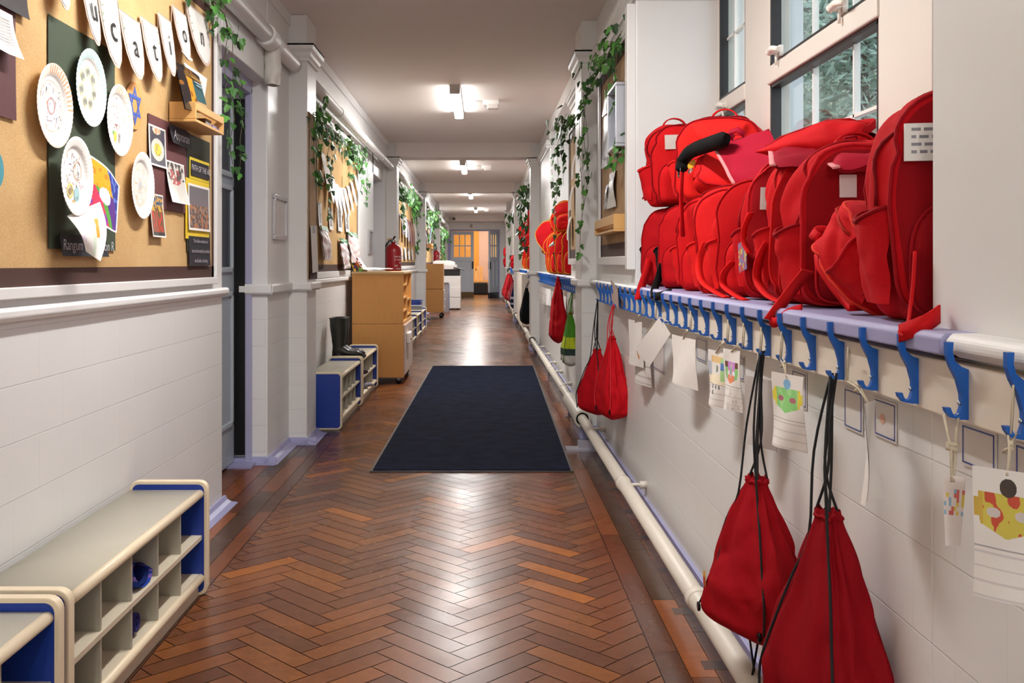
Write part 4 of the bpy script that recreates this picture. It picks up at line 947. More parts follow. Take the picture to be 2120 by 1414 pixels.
be=[(1.04,'shoe bench at the camera end with only its far top corner showing'),(2.185,'long shoe bench nearest the camera with a folded cloth in its cubbies'),(6.54,'blue ended shoe bench just past the first pilaster'),(7.69,'shoe bench in front of the tall beech cabinet with boots on it'),(12.95,'first shoe bench past the beech cabinet'),(14.10,'middle shoe bench of the three past the beech cabinet'),(15.25,'last shoe bench of the row, with blue trays on top')]
proto=None
for y,l in be:
    if proto is None: proto=make_bench(l); o=proto; o.location=(FXB,y,0)
    else: o=dup(proto,(FXB if y<6 else FXB-.02,y,0),l)
# things in and on the benches
def lump(b,c,rx,ry,rz,seed,col,amp=.25,n=20):
    c=Vector(c)
    def fn(s,t):
        a=s*2*PI; e=(t-.5)*PI; d=Vector((math.cos(a)*math.cos(e),math.sin(a)*math.cos(e),math.sin(e))); k=1+amp*noise.noise(d*1.7+Vector((seed,seed,0)))
        return c+Vector((d.x*rx*k,d.y*ry*k,max(-rz*.9,d.z*rz*k)))
    b.grid(fn,n,n//2,lambda s,t:jit(col,.1),wrapu=True)
y3=2.185+.028+(BL-.056)*2.5/5
b=MB()
def fold(s,t):      # cloth folded into a flat loop, open end to the front
    a=s*2*PI; k=.9+.22*noise.noise(Vector((math.cos(a)*1.5,math.sin(a)*1.5,t*3)))
    return Vector((FXB-.028-.19*t-.03*max(0,math.sin(a)), y3+.02+.066*math.cos(a)*k, .201+.030+.030*math.sin(a)*(k if math.sin(a)>0 else 1)-.004*t))
b.grid(fold,30,16,lambda s,t:H('26409a') if nz(s*2,t,3,6)>-.12 else H('7a62b0'),wrapu=True)
b.grid(lambda s,t:fold(s,t*.98+.02)*.82+Vector((FXB-.12,y3+.02,.231))*.18+Vector((.012,0,0)),30,16,lambda s,t:H('1a2860'),wrapu=True)
b.build('x',M['fabric']).name='folded_cloth'; o=bpy.data.objects['folded_cloth']; tag(o,'blue patterned folded cloth in the upper cubby of the near shoe bench','cloth')
b=MB(); 
for k in range(2):
    sp_=[(math.cos(j*.35)*(.010+.0016*j),math.sin(j*.35)*(.010+.0016*j)) for j in range(30)]
    yy=y3-.055+.02*k
    for q_ in range(1): b.ribbon([(FXB-.085-.10*k,yy+.035+p_[0]*.6,.072+.036+p_[1]*.6) for p_ in sp_],EX,.09,H('2b3478') if k else H('33306a'),.003)
tag(b.build('rolled_socks',M['fabric']),'dark blue rolled cloth in the lower cubby of the near shoe bench','socks')
def welly(label,x,y,z,yaw):
    t=thing('wellington_boot',label,'boot',(x,y,z),'black wellington boots'); BK=H('23241f')
    # local: toe points to +x, heel at x=-.10
    b=MB()
    secs=[(-.062,.0,.02,.052,.040),(-.062,0,.06,.05,.040),(-.060,0,.10,.050,.041),(-.060,0,.16,.058,.047),(-.062,0,.23,.066,.052),(-.065,0,.315,.070,.056)]
    def shaft(s,q):
        f=q*(len(secs)-1); i=min(int(f),len(secs)-2); r=f-i; a=[secs[i][k]+(secs[i+1][k]-secs[i][k])*r for k in range(5)]
        an=s*2*PI; return (a[0]+math.cos(an)*a[3]+.003*noise.noise(Vector((q*9,math.cos(an),math.sin(an)))),math.sin(an)*a[4],a[2])
    b.grid(shaft,24,16,lambda s,q:BK,wrapu=True)
    def foot(s,q):
        x=-.112+.245*q; h=.02+.085*(max(0,1-max(0,q-.30)/.55)**1.3)*(.8 if q<.1 else 1)+.032*max(0,1-abs(q-.82)/.3); w=.036+.011*math.sin(q*PI*1.1); e=min(1,math.sqrt(max(0,1-((q-.5)*2)**8)))
        an=s*2*PI; return (x,math.cos(an)*w*max(.05,e),.012+(h*.5)+math.sin(an)*h*.5*max(.2,e))
    b.grid(foot,20,22,lambda s,q:BK,wrapu=True); b.build('boot_upper',M['rubber'],t,local=True)
    b=MB(); pts=[]
    for k in range(28):
        a=2*PI*k/28; c=math.cos(a); pts.append((.012+math.copysign(abs(c)**.7,c)*.127,math.sin(a)*(.043+.006*c)))
    b.prism(pts,EX,EY,EZ,(0,0,0),.018,H('1a1a17'),True); b.build('sole',M['rubber'],t,local=True)
    b=MB(); b.tube([(-.065+math.cos(a)*.070,math.sin(a)*.056,.315) for a in [2*PI*k/24 for k in range(25)]],.004,6,H('2a2b26')); b.build('rim',M['rubber'],t,local=True)
    t.rotation_euler=(0,0,yaw); return t
welly('black wellington boot standing at the near end of the bench by the cabinet',-1.075,7.80,.352,.05); welly('second black wellington boot, tucked behind its twin on the bench',-1.075,7.93,.352,.02)
b=MB(); lump(b,(FXB-.10,8.15,.098),.10,.06,.026,9,H('8f8a94')); tag(b.build('pale_shoe',M['fabric']),'pale shoe in a cubby of the bench before the beech cabinet','shoe')
b=MB(); lump(b,(FXB-.10,7.93,.235),.09,.05,.032,12,H('5a4650')); tag(b.build('dark_shoe',M['fabric']),'dark shoe in an upper cubby of the bench before the beech cabinet','shoe')
yb=15.9
t=thing('blue_tray','deep blue tray lying on the last shoe bench of the row','tray',(-1.07,yb,.35)); b=MB(); b.col=BLUE; b.box(-1.18,-.99,yb-.3,yb+.2,.352,.362); 
for q_ in ((-1.18,-1.165,yb-.3,yb+.2),(-1.005,-.99,yb-.3,yb+.2),(-1.18,-.99,yb-.3,yb-.285),(-1.18,-.99,yb+.185,yb+.2)): b.box(*q_,.362,.50)
b.build('tray_body',M['plastic'],t,bevel=.006); b=MB(); b.col=H('1d3f9c'); b.box(-1.19,-.98,yb-.31,yb-.285,.49,.505); b.box(-1.19,-.98,yb+.185,yb+.21,.49,.505); b.build('tray_rim',M['plastic'],t)
t=thing('storage_box','grey flat box in front of the blue tray on the last shoe bench','box',(-1.02,15.45,.35)); b=MB(); b.box(-1.16,-.96,15.32,15.56,.352,.43,H('8b8e94')); b.build('box_body',M['plastic'],t,bevel=.006); b=MB(); b.box(-1.165,-.955,15.315,15.565,.43,.445,H('9a9da3')); b.build('lid',M['plastic'],t,bevel=.004)
# ---- tall beech cabinets on castors
BE=H('d3974f'); BE2=H('dca45c')
def castor(t,x,y,r=.028):
    b=MB(); b.lathe([(0,-.012),(r,-.012),(r,.012),(0,.012)],(x,y,r),14,'y',H('1c1c1e')); b.build('castor',M['rubber'],t)
    b=MB(); b.box(x-.015,x+.015,y-.02,y+.02,r+.006,.062,H('77777a')); b.build('castor_bracket',M['metal'],t)
CX0,CX1,CY0,CY1,CZ0,CZ1,CZM=-1.19,-.724,9.0,9.98,.06,1.022,.548
t=thing('beech_cabinet','tall beech cabinet with open pigeonholes standing behind the boots','cabinet',((CX0+CX1)/2,CY0,0))
b=MB(); b.col=BE; b.box(CX0,CX1,CY0,CY0+.018,CZM+.002,CZ1-.02); b.box(CX0,CX1,CY1-.018,CY1,CZM+.002,CZ1-.02); b.box(CX0+.001,CX0+.012,CY0+.018,CY1-.018,CZM+.021,CZ1-.02); b.box(CX0,CX1,CY0+.018,CY1-.018,CZM+.002,CZM+.02); b.build('upper_carcass',M['beech'],t,bevel=.0015)
b=MB(); b.col=H('c9a878'); b.box(CX0-.005,CX1+.008,CY0-.008,CY1+.008,CZ1-.02,CZ1); b.build('top_panel',M['beech'],t,bevel=.002)
ym=(CY0+CY1)/2
b=MB(); b.col=BE2; b.box(CX0+.012,CX1-.002,ym-.009,ym+.009,CZM+.02,CZ1-.02); b.build('upright',M['beech'],t)
for a,c,zs in ((CY0+.018,ym-.009,(.66,.78,.90)),(ym+.009,CY1-.018,(.60,.75))):
    for z in zs: b=MB(); b.box(CX0+.012,CX1-.004,a,c,z-.008,z+.008,BE2); b.build('shelf',M['beech'],t)
for y in (9.17,9.33,9.62,9.8):
    b=MB(); b.box(CX0+.012,CX1-.02,y-.006,y+.006,CZM+.02,.76 if y>9.5 else .892,BE2); b.build('divider',M['beech'],t)
b=MB(); b.col=BE; b.box(CX0,CX1,CY0,CY1,CZ0,CZM); b.build('lower_carcass',M['beech'],t,bevel=.002)
for a,c in ((CY0+.01,ym-.003),(ym+.003,CY1-.01)):
    b=MB(); b.box(CX1,CX1+.016,a,c,CZ0+.03,CZM-.012,H('c7aea0')); dd=b.build('door',M['laminate'],t,bevel=.002)
b=MB(); b.box(CX1+.016,CX1+.05,9.12,9.40,.36,.46,H('e2d9d2')); d_=b.build('lock_box',M['plastic'],t,bevel=.01); b=MB(); b.lathe([(0,0),(.008,0),(.008,.02),(0,.02)],(CX1+.05,9.2,.40),10,'x',H('b08a5a')); b.build('lock',M['metal'],d_)
for x in (CX0+.05,CX1-.045):
    for y in (CY0+.05,CY1-.06): castor(t,x,y)
t=thing('yellow_tub','yellow tub with green lid in the top pigeonhole of the beech cabinet','tub',(-.80,9.1,.91)); b=MB(); b.lathe([(.0,0),(.035,0),(.042,.055),(0,.055)],(-.79,9.1,.909),16,'z',H('d8b22c')); b.build('tub_body',M['plastic'],t); b=MB(); b.lathe([(.044,.055),(.045,.062),(.03,.075),(0,.078)],(-.79,9.1,.909),16,'z',H('a9c46a')); b.build('lid',M['plastic'],t)
b=MB(); b.box(-.86,-.76,9.06,9.15,.79,.86,H('d9d4c8')); tag(b.build('white_carton',M['paper'],bevel=.003),'white carton under the yellow tub in the beech cabinet','carton')
b=MB(); b.box(-.88,-.75,9.05,9.14,.57,.64,H('e0a53a')); tag(b.build('orange_carton',M['paper'],bevel=.003),'orange carton in the lowest pigeonhole of the beech cabinet','carton')
# magazines leaning on top, loose papers, extinguisher
mg=[(-1.185,H('e8c23a'),.20,'yellow spined magazine at the wall end of the leaning row'),(-1.165,H('3b3a40'),.22,'black spined magazine in the leaning row on the beech cabinet'),(-1.135,H('d4682c'),.24,'orange spined magazine in the leaning row on the beech cabinet'),(-1.105,H('f0ebe6'),.26,'white magazine with colourful cover leading the leaning row')]
for i,(x,col,h,l) in enumerate(mg):
    t=thing('magazine',l,'magazine',(x,9.2,CZ1),'magazines leaning on the beech cabinet')
    b=MB(); b.obox((x,9.12+.02*i,CZ1+.001),Vector((.014,0,.006)),Vector((0,.24,0)),Vector((-.07-.02*i,0,h*.75)),col); b.build('cover',M['photo'],t)
    b=MB(); rr=random.Random(i)
    for k in range(7):
        p=Vector((x+.0145,9.12+.02*i-.0008,CZ1+.006))+Vector((-.07-.02*i,0,h*.75))*rr.uniform(.1,.85)+Vector((-.01,0,0)); b.box(p.x,p.x+.012,p.y-.0006,p.y+.0002,p.z,p.z+.012,rr.choice([H('4a58a8'),H('d8862c'),H('3f8a52'),H('c23a3a')]))
    b.build('cover_print',M['photo'],t)
b=MB(); b.box(-1.14,-1.10,9.06,9.12,CZ1+.001,CZ1+.10*.3,H('6aa84e')); tag(b.build('green_block',M['paper'],bevel=.004),'small green block before the leaning magazines','block')
b=MB(); b.sheet((-1.12,9.05,CZ1+.012),(-.86,9.05,CZ1+.018),(-.86,9.6,CZ1+.02),(-1.1,9.55,CZ1+.03),10,8,lambda s,t_:(0,0,.010*nz(s,t_,5,3)+.006),lambda s,t_:H('ece2dc') if nz(s,t_,7,4)<.2 else H('e6c3bc')); tag(b.build('loose_papers',M['paper']),'sheaf of pale papers spread on top of the beech cabinet','papers')
def extinguisher(label,x,y,zb,r,h):
    t=thing('fire_extinguisher',label,'fire extinguisher',(x,y,zb),'fire extinguishers'); RD=H('a3121a')
    b=MB(); b.lathe([(0,0),(r*.9,0),(r,.02),(r,h*.70),(r*.96,h*.76),(r*.8,h*.82),(r*.5,h*.86),(r*.25,h*.875),(r*.25,h*.91),(0,.91*h)],(x,y,zb),28,'z',RD); b.build('cylinder',M['plastic'],t)
    b=MB(); b.lathe([(r*.3,h*.90),(r*.34,h*.93),(r*.2,h*.97),(0,h*.98)],(x,y,zb),14,'z',H('b9b4ae')); b.build('valve',M['metal'],t)
    b=MB(); b.col=H('161516'); b.tube([(x-.01,y,zb+h*.95),(x+r*.1,y-.02,zb+h*1.0),(x+r*.25,y-.03,zb+h*1.02)],.011,8); b.tube([(x-.01,y,zb+h*.97),(x+r*.2,y-.02,zb+h*.93)],.009,8); b.build('handle',M['rubber'],t)
    b=MB(); b.col=H('b98a2c'); b.tube([(x-r*.2,y-.02,zb+h*.965),(x-r*.55,y-.03,zb+h*.975),(x-r*.75,y-.03,zb+h*.95),(x-r*.6,y-.03,zb+h*.94)],.007,8); b.build('safety_pin',M['metal'],t)
    b=MB(); b.col=H('151517'); b.tube([(x-.01,y,zb+h*.94),(x-r*.55,y-.01,zb+h*.93),(x-r*1.05,y-.01,zb+h*.82),(x-r*1.18,y-.01,zb+h*.6),(x-r*1.15,y-.01,zb+h*.35),(x-r*1.05,y-.01,zb+h*.2)],.012,10); b.build('hose',M['rubber'],t)
    b=MB(); rr=random.Random(3)
    def onc(a,z,d=.001): return Vector((x+math.sin(a)*(r+d),y-math.cos(a)*(r+d),zb+z))
    for row in range(7):
        a=.25
        while a<1.25:
            w=rr.uniform(.06,.16)
            if rr.random()<.75: b.poly([onc(a,h*(.60-row*.06)),onc(a+w,h*(.60-row*.06)),onc(a+w,h*(.60-row*.06)+.018),onc(a,h*(.60-row*.06)+.018)],H('d8b9b4'))
            a+=w+.04
    for a0 in (.18,1.3): b.poly([onc(a0,h*.2),onc(a0+.02,h*.2),onc(a0+.02,h*.66),onc(a0,h*.66)],H('d8b9b4'))
    b.build('instruction_print',M['photo'],t)
    b=MB(); b.box(x-.03,x+.03,y+r-.005,y+r+.028,zb+h*.6,zb+h*.68,H('777777')); b.build('wall_bracket',M['metal'],t)
extinguisher('red fire extinguisher with black hose rising behind the beech cabinet',-1.115,12.33,.80,.098,.62)
extinguisher('small far red fire extinguisher beside the photocopier lid',-1.17,24.77,.98,.085,.50)
# second cabinet, drawer unit and copier
X0,X1,Y0,Y1=-1.245,-.80,19.9,20.35
t=thing('beech_cabinet','plain beech cabinet on castors standing before the photocopier','cabinet',((X0+X1)/2,Y0,0))
b=MB(); b.box(X0,X1,Y0,Y1,.58,1.09,BE); b.build('upper_carcass',M['beech'],t,bevel=.003)
b=MB(); b.box(X0,X1,Y0,Y1,.11,.574,H('d99d55')); b.build('lower_carcass',M['beech'],t,bevel=.003)
for z0,z1 in ((.14,.28),(.29,.42),(.43,.56)):
    b=MB(); b.box(X1,X1+.018,Y0+.01,Y1-.01,z0,z1,H('d8cfc8')); d_=b.build('drawer',M['laminate'],t,bevel=.002); b=MB(); b.box(X1+.018,X1+.035,Y0+.12,Y0+.3,(z0+z1)/2-.01,(z0+z1)/2+.01,H('c7c4c0')); b.build('handle',M['metal'],d_)
for x in (X0+.06,X1-.04):
    for y in (Y0+.05,Y1-.06): castor(t,x,y,.045)
t=thing('drawer_unit','low grey drawer unit between the beech cabinet and the photocopier','drawer unit',(-1.0,22.4,0))
b=MB(); b.box(-1.17,-.775,22.2,22.7,.0,.66,H('8f8c92')); b.build('carcass',M['plastic'],t,bevel=.004)
b=MB(); b.box(-1.18,-.76,22.18,22.72,.66,.685,H('b5b2b5')); b.build('top_panel',M['plastic'],t,bevel=.003)
for z in (.05,.25,.45): b=MB(); b.box(-.775,-.762,22.22,22.68,z,z+.18,H('6f7a9c')); b.build('drawer',M['plastic'],t)
t=thing('photocopier','white office photocopier with dark output gap standing against the wall','photocopier',(-.86,23.7,0)); CW=H('d9d5d0')
b=MB(); b.box(-1.2,-.53,23.4,24.05,.03,.80,CW); b.build('body',M['plastic'],t,bevel=.012)
for z in (.04,.30): b=MB(); b.box(-1.19,-.535,23.388,23.40,z,z+.24,H('dcd8d3')); d_=b.build('paper_tray',M['plastic'],t,bevel=.004); 
b=MB(); b.box(-1.2,-.55,23.42,24.05,.80,.96,H('17171a')); b.build('output_gap',M['plastic'],t)
b=MB(); b.box(-1.2,-.62,23.38,24.05,.955,1.06,H('d2cecb')); b.build('scanner',M['plastic'],t,bevel=.012)
b=MB(); b.prism([(-1.18,1.06),(-.66,1.06),(-.68,1.13),(-.8,1.165),(-1.12,1.165),(-1.18,1.14)],EX,EZ,EY,(0,23.4,0),.6,H('f1efec'),True); b.build('document_feeder',M['plastic'],t,bevel=.01)
b=MB(); b.prism([(-.70,.985),(-.44,.93),(-.43,.945),(-.68,1.01)],EX,EZ,EY,(0,23.35,0),.3,H('2a2a2e')); b.build('control_panel',M['plastic'],t)
for x in (-1.1,-.6): castor(t,x,23.5,.016)
# ================= HOOK SIDE =================
def mworld(t): return Matrix.Translation(t.location) @ t.rotation_euler.to_matrix().to_4x4()
def build_in(mb,name,mat,parent,**k):
    inv=mworld(parent).inverted(); mb.v=[tuple(inv@Vector(p)) for p in mb.v]; return mb.build(name,mat,parent,local=True,**k)
HBX=.676
HOOK=[(30,0),(30,-19),(24.7,-35),(15.4,-53),(10,-73),(9.3,-89),(12.7,-100),(19.4,-103),(23,-97),(25,-91),(32.7,-91),(31,-97),(25,-105),(11,-108),(0,-108),(0,-38),(10,-34),(19,-26),(22,-14),(21,0)]
def make_hook(label):
    t=thing('coat_hook',label,'coat hook',(0,0,0)); b=MB(); b.col=H('0d58ae')
    b.prism([(-a*.001,c*.001) for a,c in HOOK],EX,EZ,EY,(0,-.005,.99),.010); b.build('hook_body',M['plastic'],t,local=True)
    b=MB(); b.col=H('b9c0c8'); b.lathe([(0,0),(.003,0),(.003,-.003),(0,-.003)],(-.0096,0,.905),8,'x'); b.build('screw',M['metal'],t,local=True); return t
held={}     # hook index -> what it holds
hproto=make_hook('x')
def hookrow(name,blabel,y0,n,step,x,where,grp,held):
    b=MB(); b.col=H('ded3c3'); b.box(x,XR-.0005,y0-.12,y0+(n-1)*step+.12,.875,.957); t=b.build(name,M['paint'],bevel=.003); tag(t,blabel,'hook board')
    for i in range(n):
        l=held.get(i) or ORD[i]+' blue coat hook counted from the camera end of '+where
        if name=='hook_board' and hproto['label']=='x': o=hproto; o['label']=l; o.location=(x,y0+i*step,0); o['group']=grp
        else: o=dup(hproto,(x,y0+i*step,0),l,group=grp)
HY0,HST=1.225,.158
hookrow('hook_board','cream hook board with blue hooks under the bag filled window sill',HY0,29,HST,HBX,'the board under the bags','blue hooks under the bag sill',{0:'half seen blue coat hook at the picture edge holding the big mask sheet',1:'blue coat hook with knotted string holding the small pointed tag',3:'blue coat hook tangled with string near the blue outlined cards',4:'blue coat hook holding the black cords of the largest red drawstring bag',6:'blue coat hook holding the green mask card',7:'blue coat hook holding black and cream cords of a drawstring bag',28:'last blue coat hook against the pilaster, holding black cords'})
hookrow('hook_board','second cream hook board past the pilaster',6.95,30,.16,HBX,'the second board','blue hooks on the second board',{})
hookrow('hook_board','third hook board above the radiator',13.2,24,.19,HBX,'the third board','blue hooks on the third board',{})
hookrow('hook_board','farthest hook board before the end wall',19.4,20,.24,HBX,'the farthest board','blue hooks on the farthest board',{})
def hookpt(i,low=True): return Vector((HBX-.020,HY0+i*HST,.890 if low else .975))
def hy(u): return .655*FPX/(u-VX)
# ---- paper cards on strings
STR=H('c4b8a0')
def card(label,u1,x1,u2,x2,vt,vb,art=None,hook=None,nu=8,nv=12,curl=.008,name='mask_card',cat='paper card',grp=None,mat='paper'):
    um=(u1+u2)/2; xm=(x1+x2)/2; y1=onX(u1,0,x1).y; y2=onX(u2,0,x2).y; zt=onX(um,vt,xm).z; zb=onX(um,vb,xm).z
    t=thing(name,label,cat,(xm,(y1+y2)/2,zt),grp)
    b=MB(); b.sheet((x1,y1,zt),(x2,y2,zt),(x2,y2,zb),(x1,y1,zb),nu,nv,lambda s,q:(curl*math.sin(s*5+q*3)*q,0,0),art or (lambda s,q:H('e2ddd8'))); b.build('card',M[mat],t)
    if hook:
        h=Vector(hook); c=Vector((xm-.001,(y1+y2)/2,zt-.006)); b=MB(); b.col=STR; m_=(h+c)/2
        b.tube([h+Vector((.004,.0,.0)),m_+Vector((.003,.004,.01)),c],.0016,6); b.tube([h+Vector((-.004,.004,.0)),m_+Vector((-.003,-.004,.008)),c],.0016,6)
        b.tube([m_+Vector((0,0,.014)),m_+Vector((.006,.005,.008)),m_+Vector((-.005,.004,.002)),m_+Vector((0,-.004,.008))],.003,6)
        b.tube([h+Vector((0,.005,0)),h+Vector((.004,.006,.045)),h+Vector((-.003,-.006,.06)),h+Vector((-.006,-.005,.0))],.0015,6)
        b.build('string',M['cord'],t)
    return t
PWH=H('e4e0db')
def lines(col,s,t,t0,n,c): 
    return c if (t>t0 and ((t-t0)*n)%1<.16) else col
def mask(main,eye,c2,ear=None,top=None):
    def f(s,t):
        base=PWH
        x=(s-.5)*2; z=(t-.33)*3.2
        if t>.60: return H('a9a5a8') if t<.612 else lines(PWH,s,t,.64,9,H('cfcac8'))
        if top and math.hypot(x*1.4,(z+.62)*1.5)<.34: return top
        w=.86-.25*max(0,z)**1.5
        if abs(x)<w and -.45<z<.62-.35*abs(x):
            for ex_ in (-.42,.42):
                if math.hypot((x-ex_)*2.0,(z-.02)*3.4)<.42: return eye
            if ear and abs(x)>.72: return ear
            return c2 if (c2 and nz(s,t,31,7)>.18) else main
        if ear and .80<abs(x)<.98 and -.3<z<.15: return ear
        return base
    return f
def half_mask(s,t):
    if t>.60: return H('a9a5a8') if t<.612 else (H('77747a') if (.30<s<.42 or .55<s<.62 or .70<s<.76) and t<.68 or (.35<s<.45 and .70<t<.78) else lines(PWH,s,t,.64,9,H('cfcac8')))
    if math.hypot((s-.55)*3.2,(t-.32)*6)<.40: return H('6b7568') if s>.55 else H('cfd8cf')
    if s>.80 and .12<t<.52: return H('a9d390') if not(.2<t<.33) else H('5d7fc0')
    if .1<t<.22 and s>.2: return H('e6c48a')
    if s<.18 and .2<t<.45: return H('b4bccb')
    return H('ece0c4') if t>.42 else PWH
def bright_mask(s,t):
    if t>.60: return H('a9a5a8') if t<.612 else (H('b9b6ba') if nz(s*2,t*2,41,8)>.35 else lines(PWH,s,t,.64,8,H('d2cdcb')))
    x=(s-.5)*2; z=(t-.36)*3.4
    if abs(x)<.85-.3*max(0,z) and -.55<z<.68-.4*abs(x):
        if math.hypot(x*2.4,z+.05)<.42: return H('3aa88c') if math.hypot(x*2.4,z+.05)<.2 else H('c8b6b0')
        if z>.18 and abs(x)<.42: return H('e58a5c')
        if math.hypot(abs(x)-.38,z-.10)<.16: return H('dfe6f0')
        if abs(x)>.5: return H('8cc97a') if z>-.2 else H('6a4430')
        return H('c88ad0') if z<-.1 else H('d873a8')
    return PWH
card('paper tag with a green mask drawing hanging under a blue hook',1597,.622,1663,.655,775,930,mask(H('8cd07c'),H('b06a78'),H('a4dc94'),H('e6d94c'),H('7fb2d8')),hookpt(6),72,100)
card('grey backed paper sheet hanging behind the black cords',1541,.645,1601,.678,783,925,lambda s,q:H('b9b2ae'),hookpt(7),8,10)
card('narrow card with a many coloured mask drawing',1497,.630,1532,.650,724,850,bright_mask,hookpt(8),60,84)
card('card with a half coloured mask and one shaded eye',1466,.636,1500,.656,726,842,half_mask,hookpt(9),60,84)
card('blank white sheet hanging square below the hooks',1391,.636,1440,.662,698,800,None,hookpt(12),6,8)
A=onX(1366,655,.648); B=onX(1388,692,.662); Cc=onX(1344,760,.652); D=onX(1315,722,.625)
t=thing('paper_sheet','white sheet turned on its corner with an orange back','paper sheet',A); b=MB(); b.sheet(A,B,Cc,D,6,8,None,lambda s,q:H('ebe7e3')); b.build('sheet',M['paper'],t)
b=MB(); b.poly([D+Vector((.003,.004,.002)),D+Vector((.01,-.05,-.03)),D+Vector((.012,-.02,-.045))],H('d98a3c')); b.build('orange_back',M['paper'],t)
b=MB(); b.col=STR; b.tube([hookpt(14),A+Vector((0,0,-.003))],.0016,6); b.build('string',M['cord'],t)
card('white sheet partly hidden behind the tilted white sheet',1301,.640,1329,.664,664,757,None,hookpt(18),6,8)
card('pale lined card behind the tilted sheet, near the red bags',1313,.660,1346,.690,712,797,lambda s,q: H('8f8b90') if .46<q<.475 else lines(H('d8d3cf'),s,q,.5,7,H('b9b4b2')),hookpt(16),8,26)
A=onX(1264,577,.665); B=onX(1279,600,.630); Cc=onX(1281,641,.640); D=onX(1266,622,.668)
b=MB(); b.sheet(A,B,Cc,D,4,6,None,lambda s,q:H('cbb6ac')); tag(b.build('edge_card',M['paper']),'pinkish card caught edge-on in the hooks near the pilaster','paper card')
def ptag(s,q):
    if .2<q<.55 and nz(s,q,51,9)>.05: return [H('d9736a'),H('e3cf5a'),H('9cc0dc')][int((s*3+q*5))%3]
    return H('ece4e0')
x1,x2=.625,.645; y1,y2=onX(1953,0,x1).y,onX(1999,0,x2).y; zt=onX(1975,985,.635).z; zb=onX(1968,1127,.635).z
t=thing('pointed_tag','small pointed paper tag with coloured mask scribble on knotted string','paper tag',(.635,(y1+y2)/2,zt)); b=MB()
for j in range(16):
    q0,q1=j/16,(j+1)/16; 
    for i in range(8):
        s0,s1=i/8,(i+1)/8
        P=lambda s,q:Vector((x1+(x2-x1)*s,0,0))+Vector((0,y1+(y2-y1)*(.5+(s-.5)*(1-max(0,q-.15)*1.12))+.004*q,zt+(zb-zt)*q))
        b.poly([P(s0,q0),P(s1,q0),P(s1,q1),P(s0,q1)],ptag((s0+s1)/2,(q0+q1)/2))
b.build('tag',M['paper'],t); b=MB(); b.col=STR; h=hookpt(1); c=Vector((.634,(y1+y2)/2,zt-.008)); k_=h.lerp(c,.5)
b.tube([h+Vector((.008,0,0)),k_+Vector((.003,0,0)),c],.0022,6); b.tube([h+Vector((-.012,0,-.002)),k_+Vector((-.003,0,0)),c+Vector((-.002,0,0))],.0022,6)
b.tube([k_+Vector((-.008,0,.004)),k_+Vector((.008,.003,.001)),k_+Vector((.002,-.005,-.003)),k_+Vector((-.008,.002,.0))],.0042,7); b.build('string',M['cord'],t)
card('large grey sheet with a yellow and red mask at the picture edge',2013,.600,2165,.655,975,1250,mask(H('cdbf52'),H('c9c2bd'),H('c4523c'),H('c9a84a'),H('4a403a')),hookpt(0),110,150,.004)
card('white sheet seen almost edge-on beside the largest drawstring bag',1791,.630,1813,.668,832,1040,None,hookpt(4)+Vector((0,-.08,0)),6,10,.012)
# name cards stuck on the wall under the board
NC=[(1992,2063,885,975,'empty blue outlined card behind the pointed tag'),(2103,2200,930,1040,'blue outlined card at the picture edge above the big mask sheet'),(1811,1856,828,910,'blue outlined card with a faint orange mark'),(1749,1786,806,892,'blank blue outlined card next to the largest drawstring bag cords'),(1641,1670,768,842,'blue outlined card half hidden behind the green mask card'),(1519,1541,735,785,'blue outlined card behind the many coloured mask'),(1443,1463,700,748,'blue outlined card between the blank sheet and the half mask'),(1352,1376,690,768,'faint pencilled card behind the tilted sheet')]
for i,(u0,u1,v0,v1,l) in enumerate(NC):
    x=XR-.002; um=(u0+u1)/2; y0,y1=onX(u1,0,x).y,onX(u0,0,x).y; zt,zb=onX(um,v0,x).z,onX(um,v1,x).z
    t=thing('name_card',l,'name card',(x,(y0+y1)/2,zb),'blue outlined name cards on the wall')
    b=MB(); b.box(x-.001,x+.001,y0,y1,zb,zt,H('d9d5d0')); b.build('card',M['photo'],t)
    b=MB(); e=.0022; m_=.004; b.col=H('3c4f98')
    for q_ in ((y0+m_,y1-m_,zb+m_,zb+m_+e),(y0+m_,y1-m_,zt-m_-e,zt-m_),(y0+m_,y0+m_+e,zb+m_,zt-m_),(y1-m_-e,y1-m_,zb+m_,zt-m_)): b.box(x-.0018,x-.0009,*q_)
    if i==2: b.disc((x-.0016,(y0+y1)/2+.01,(zt+zb)/2),EY,EZ,.012,.009,H('dcae94'))
    b.build('outline',M['photo'],t)
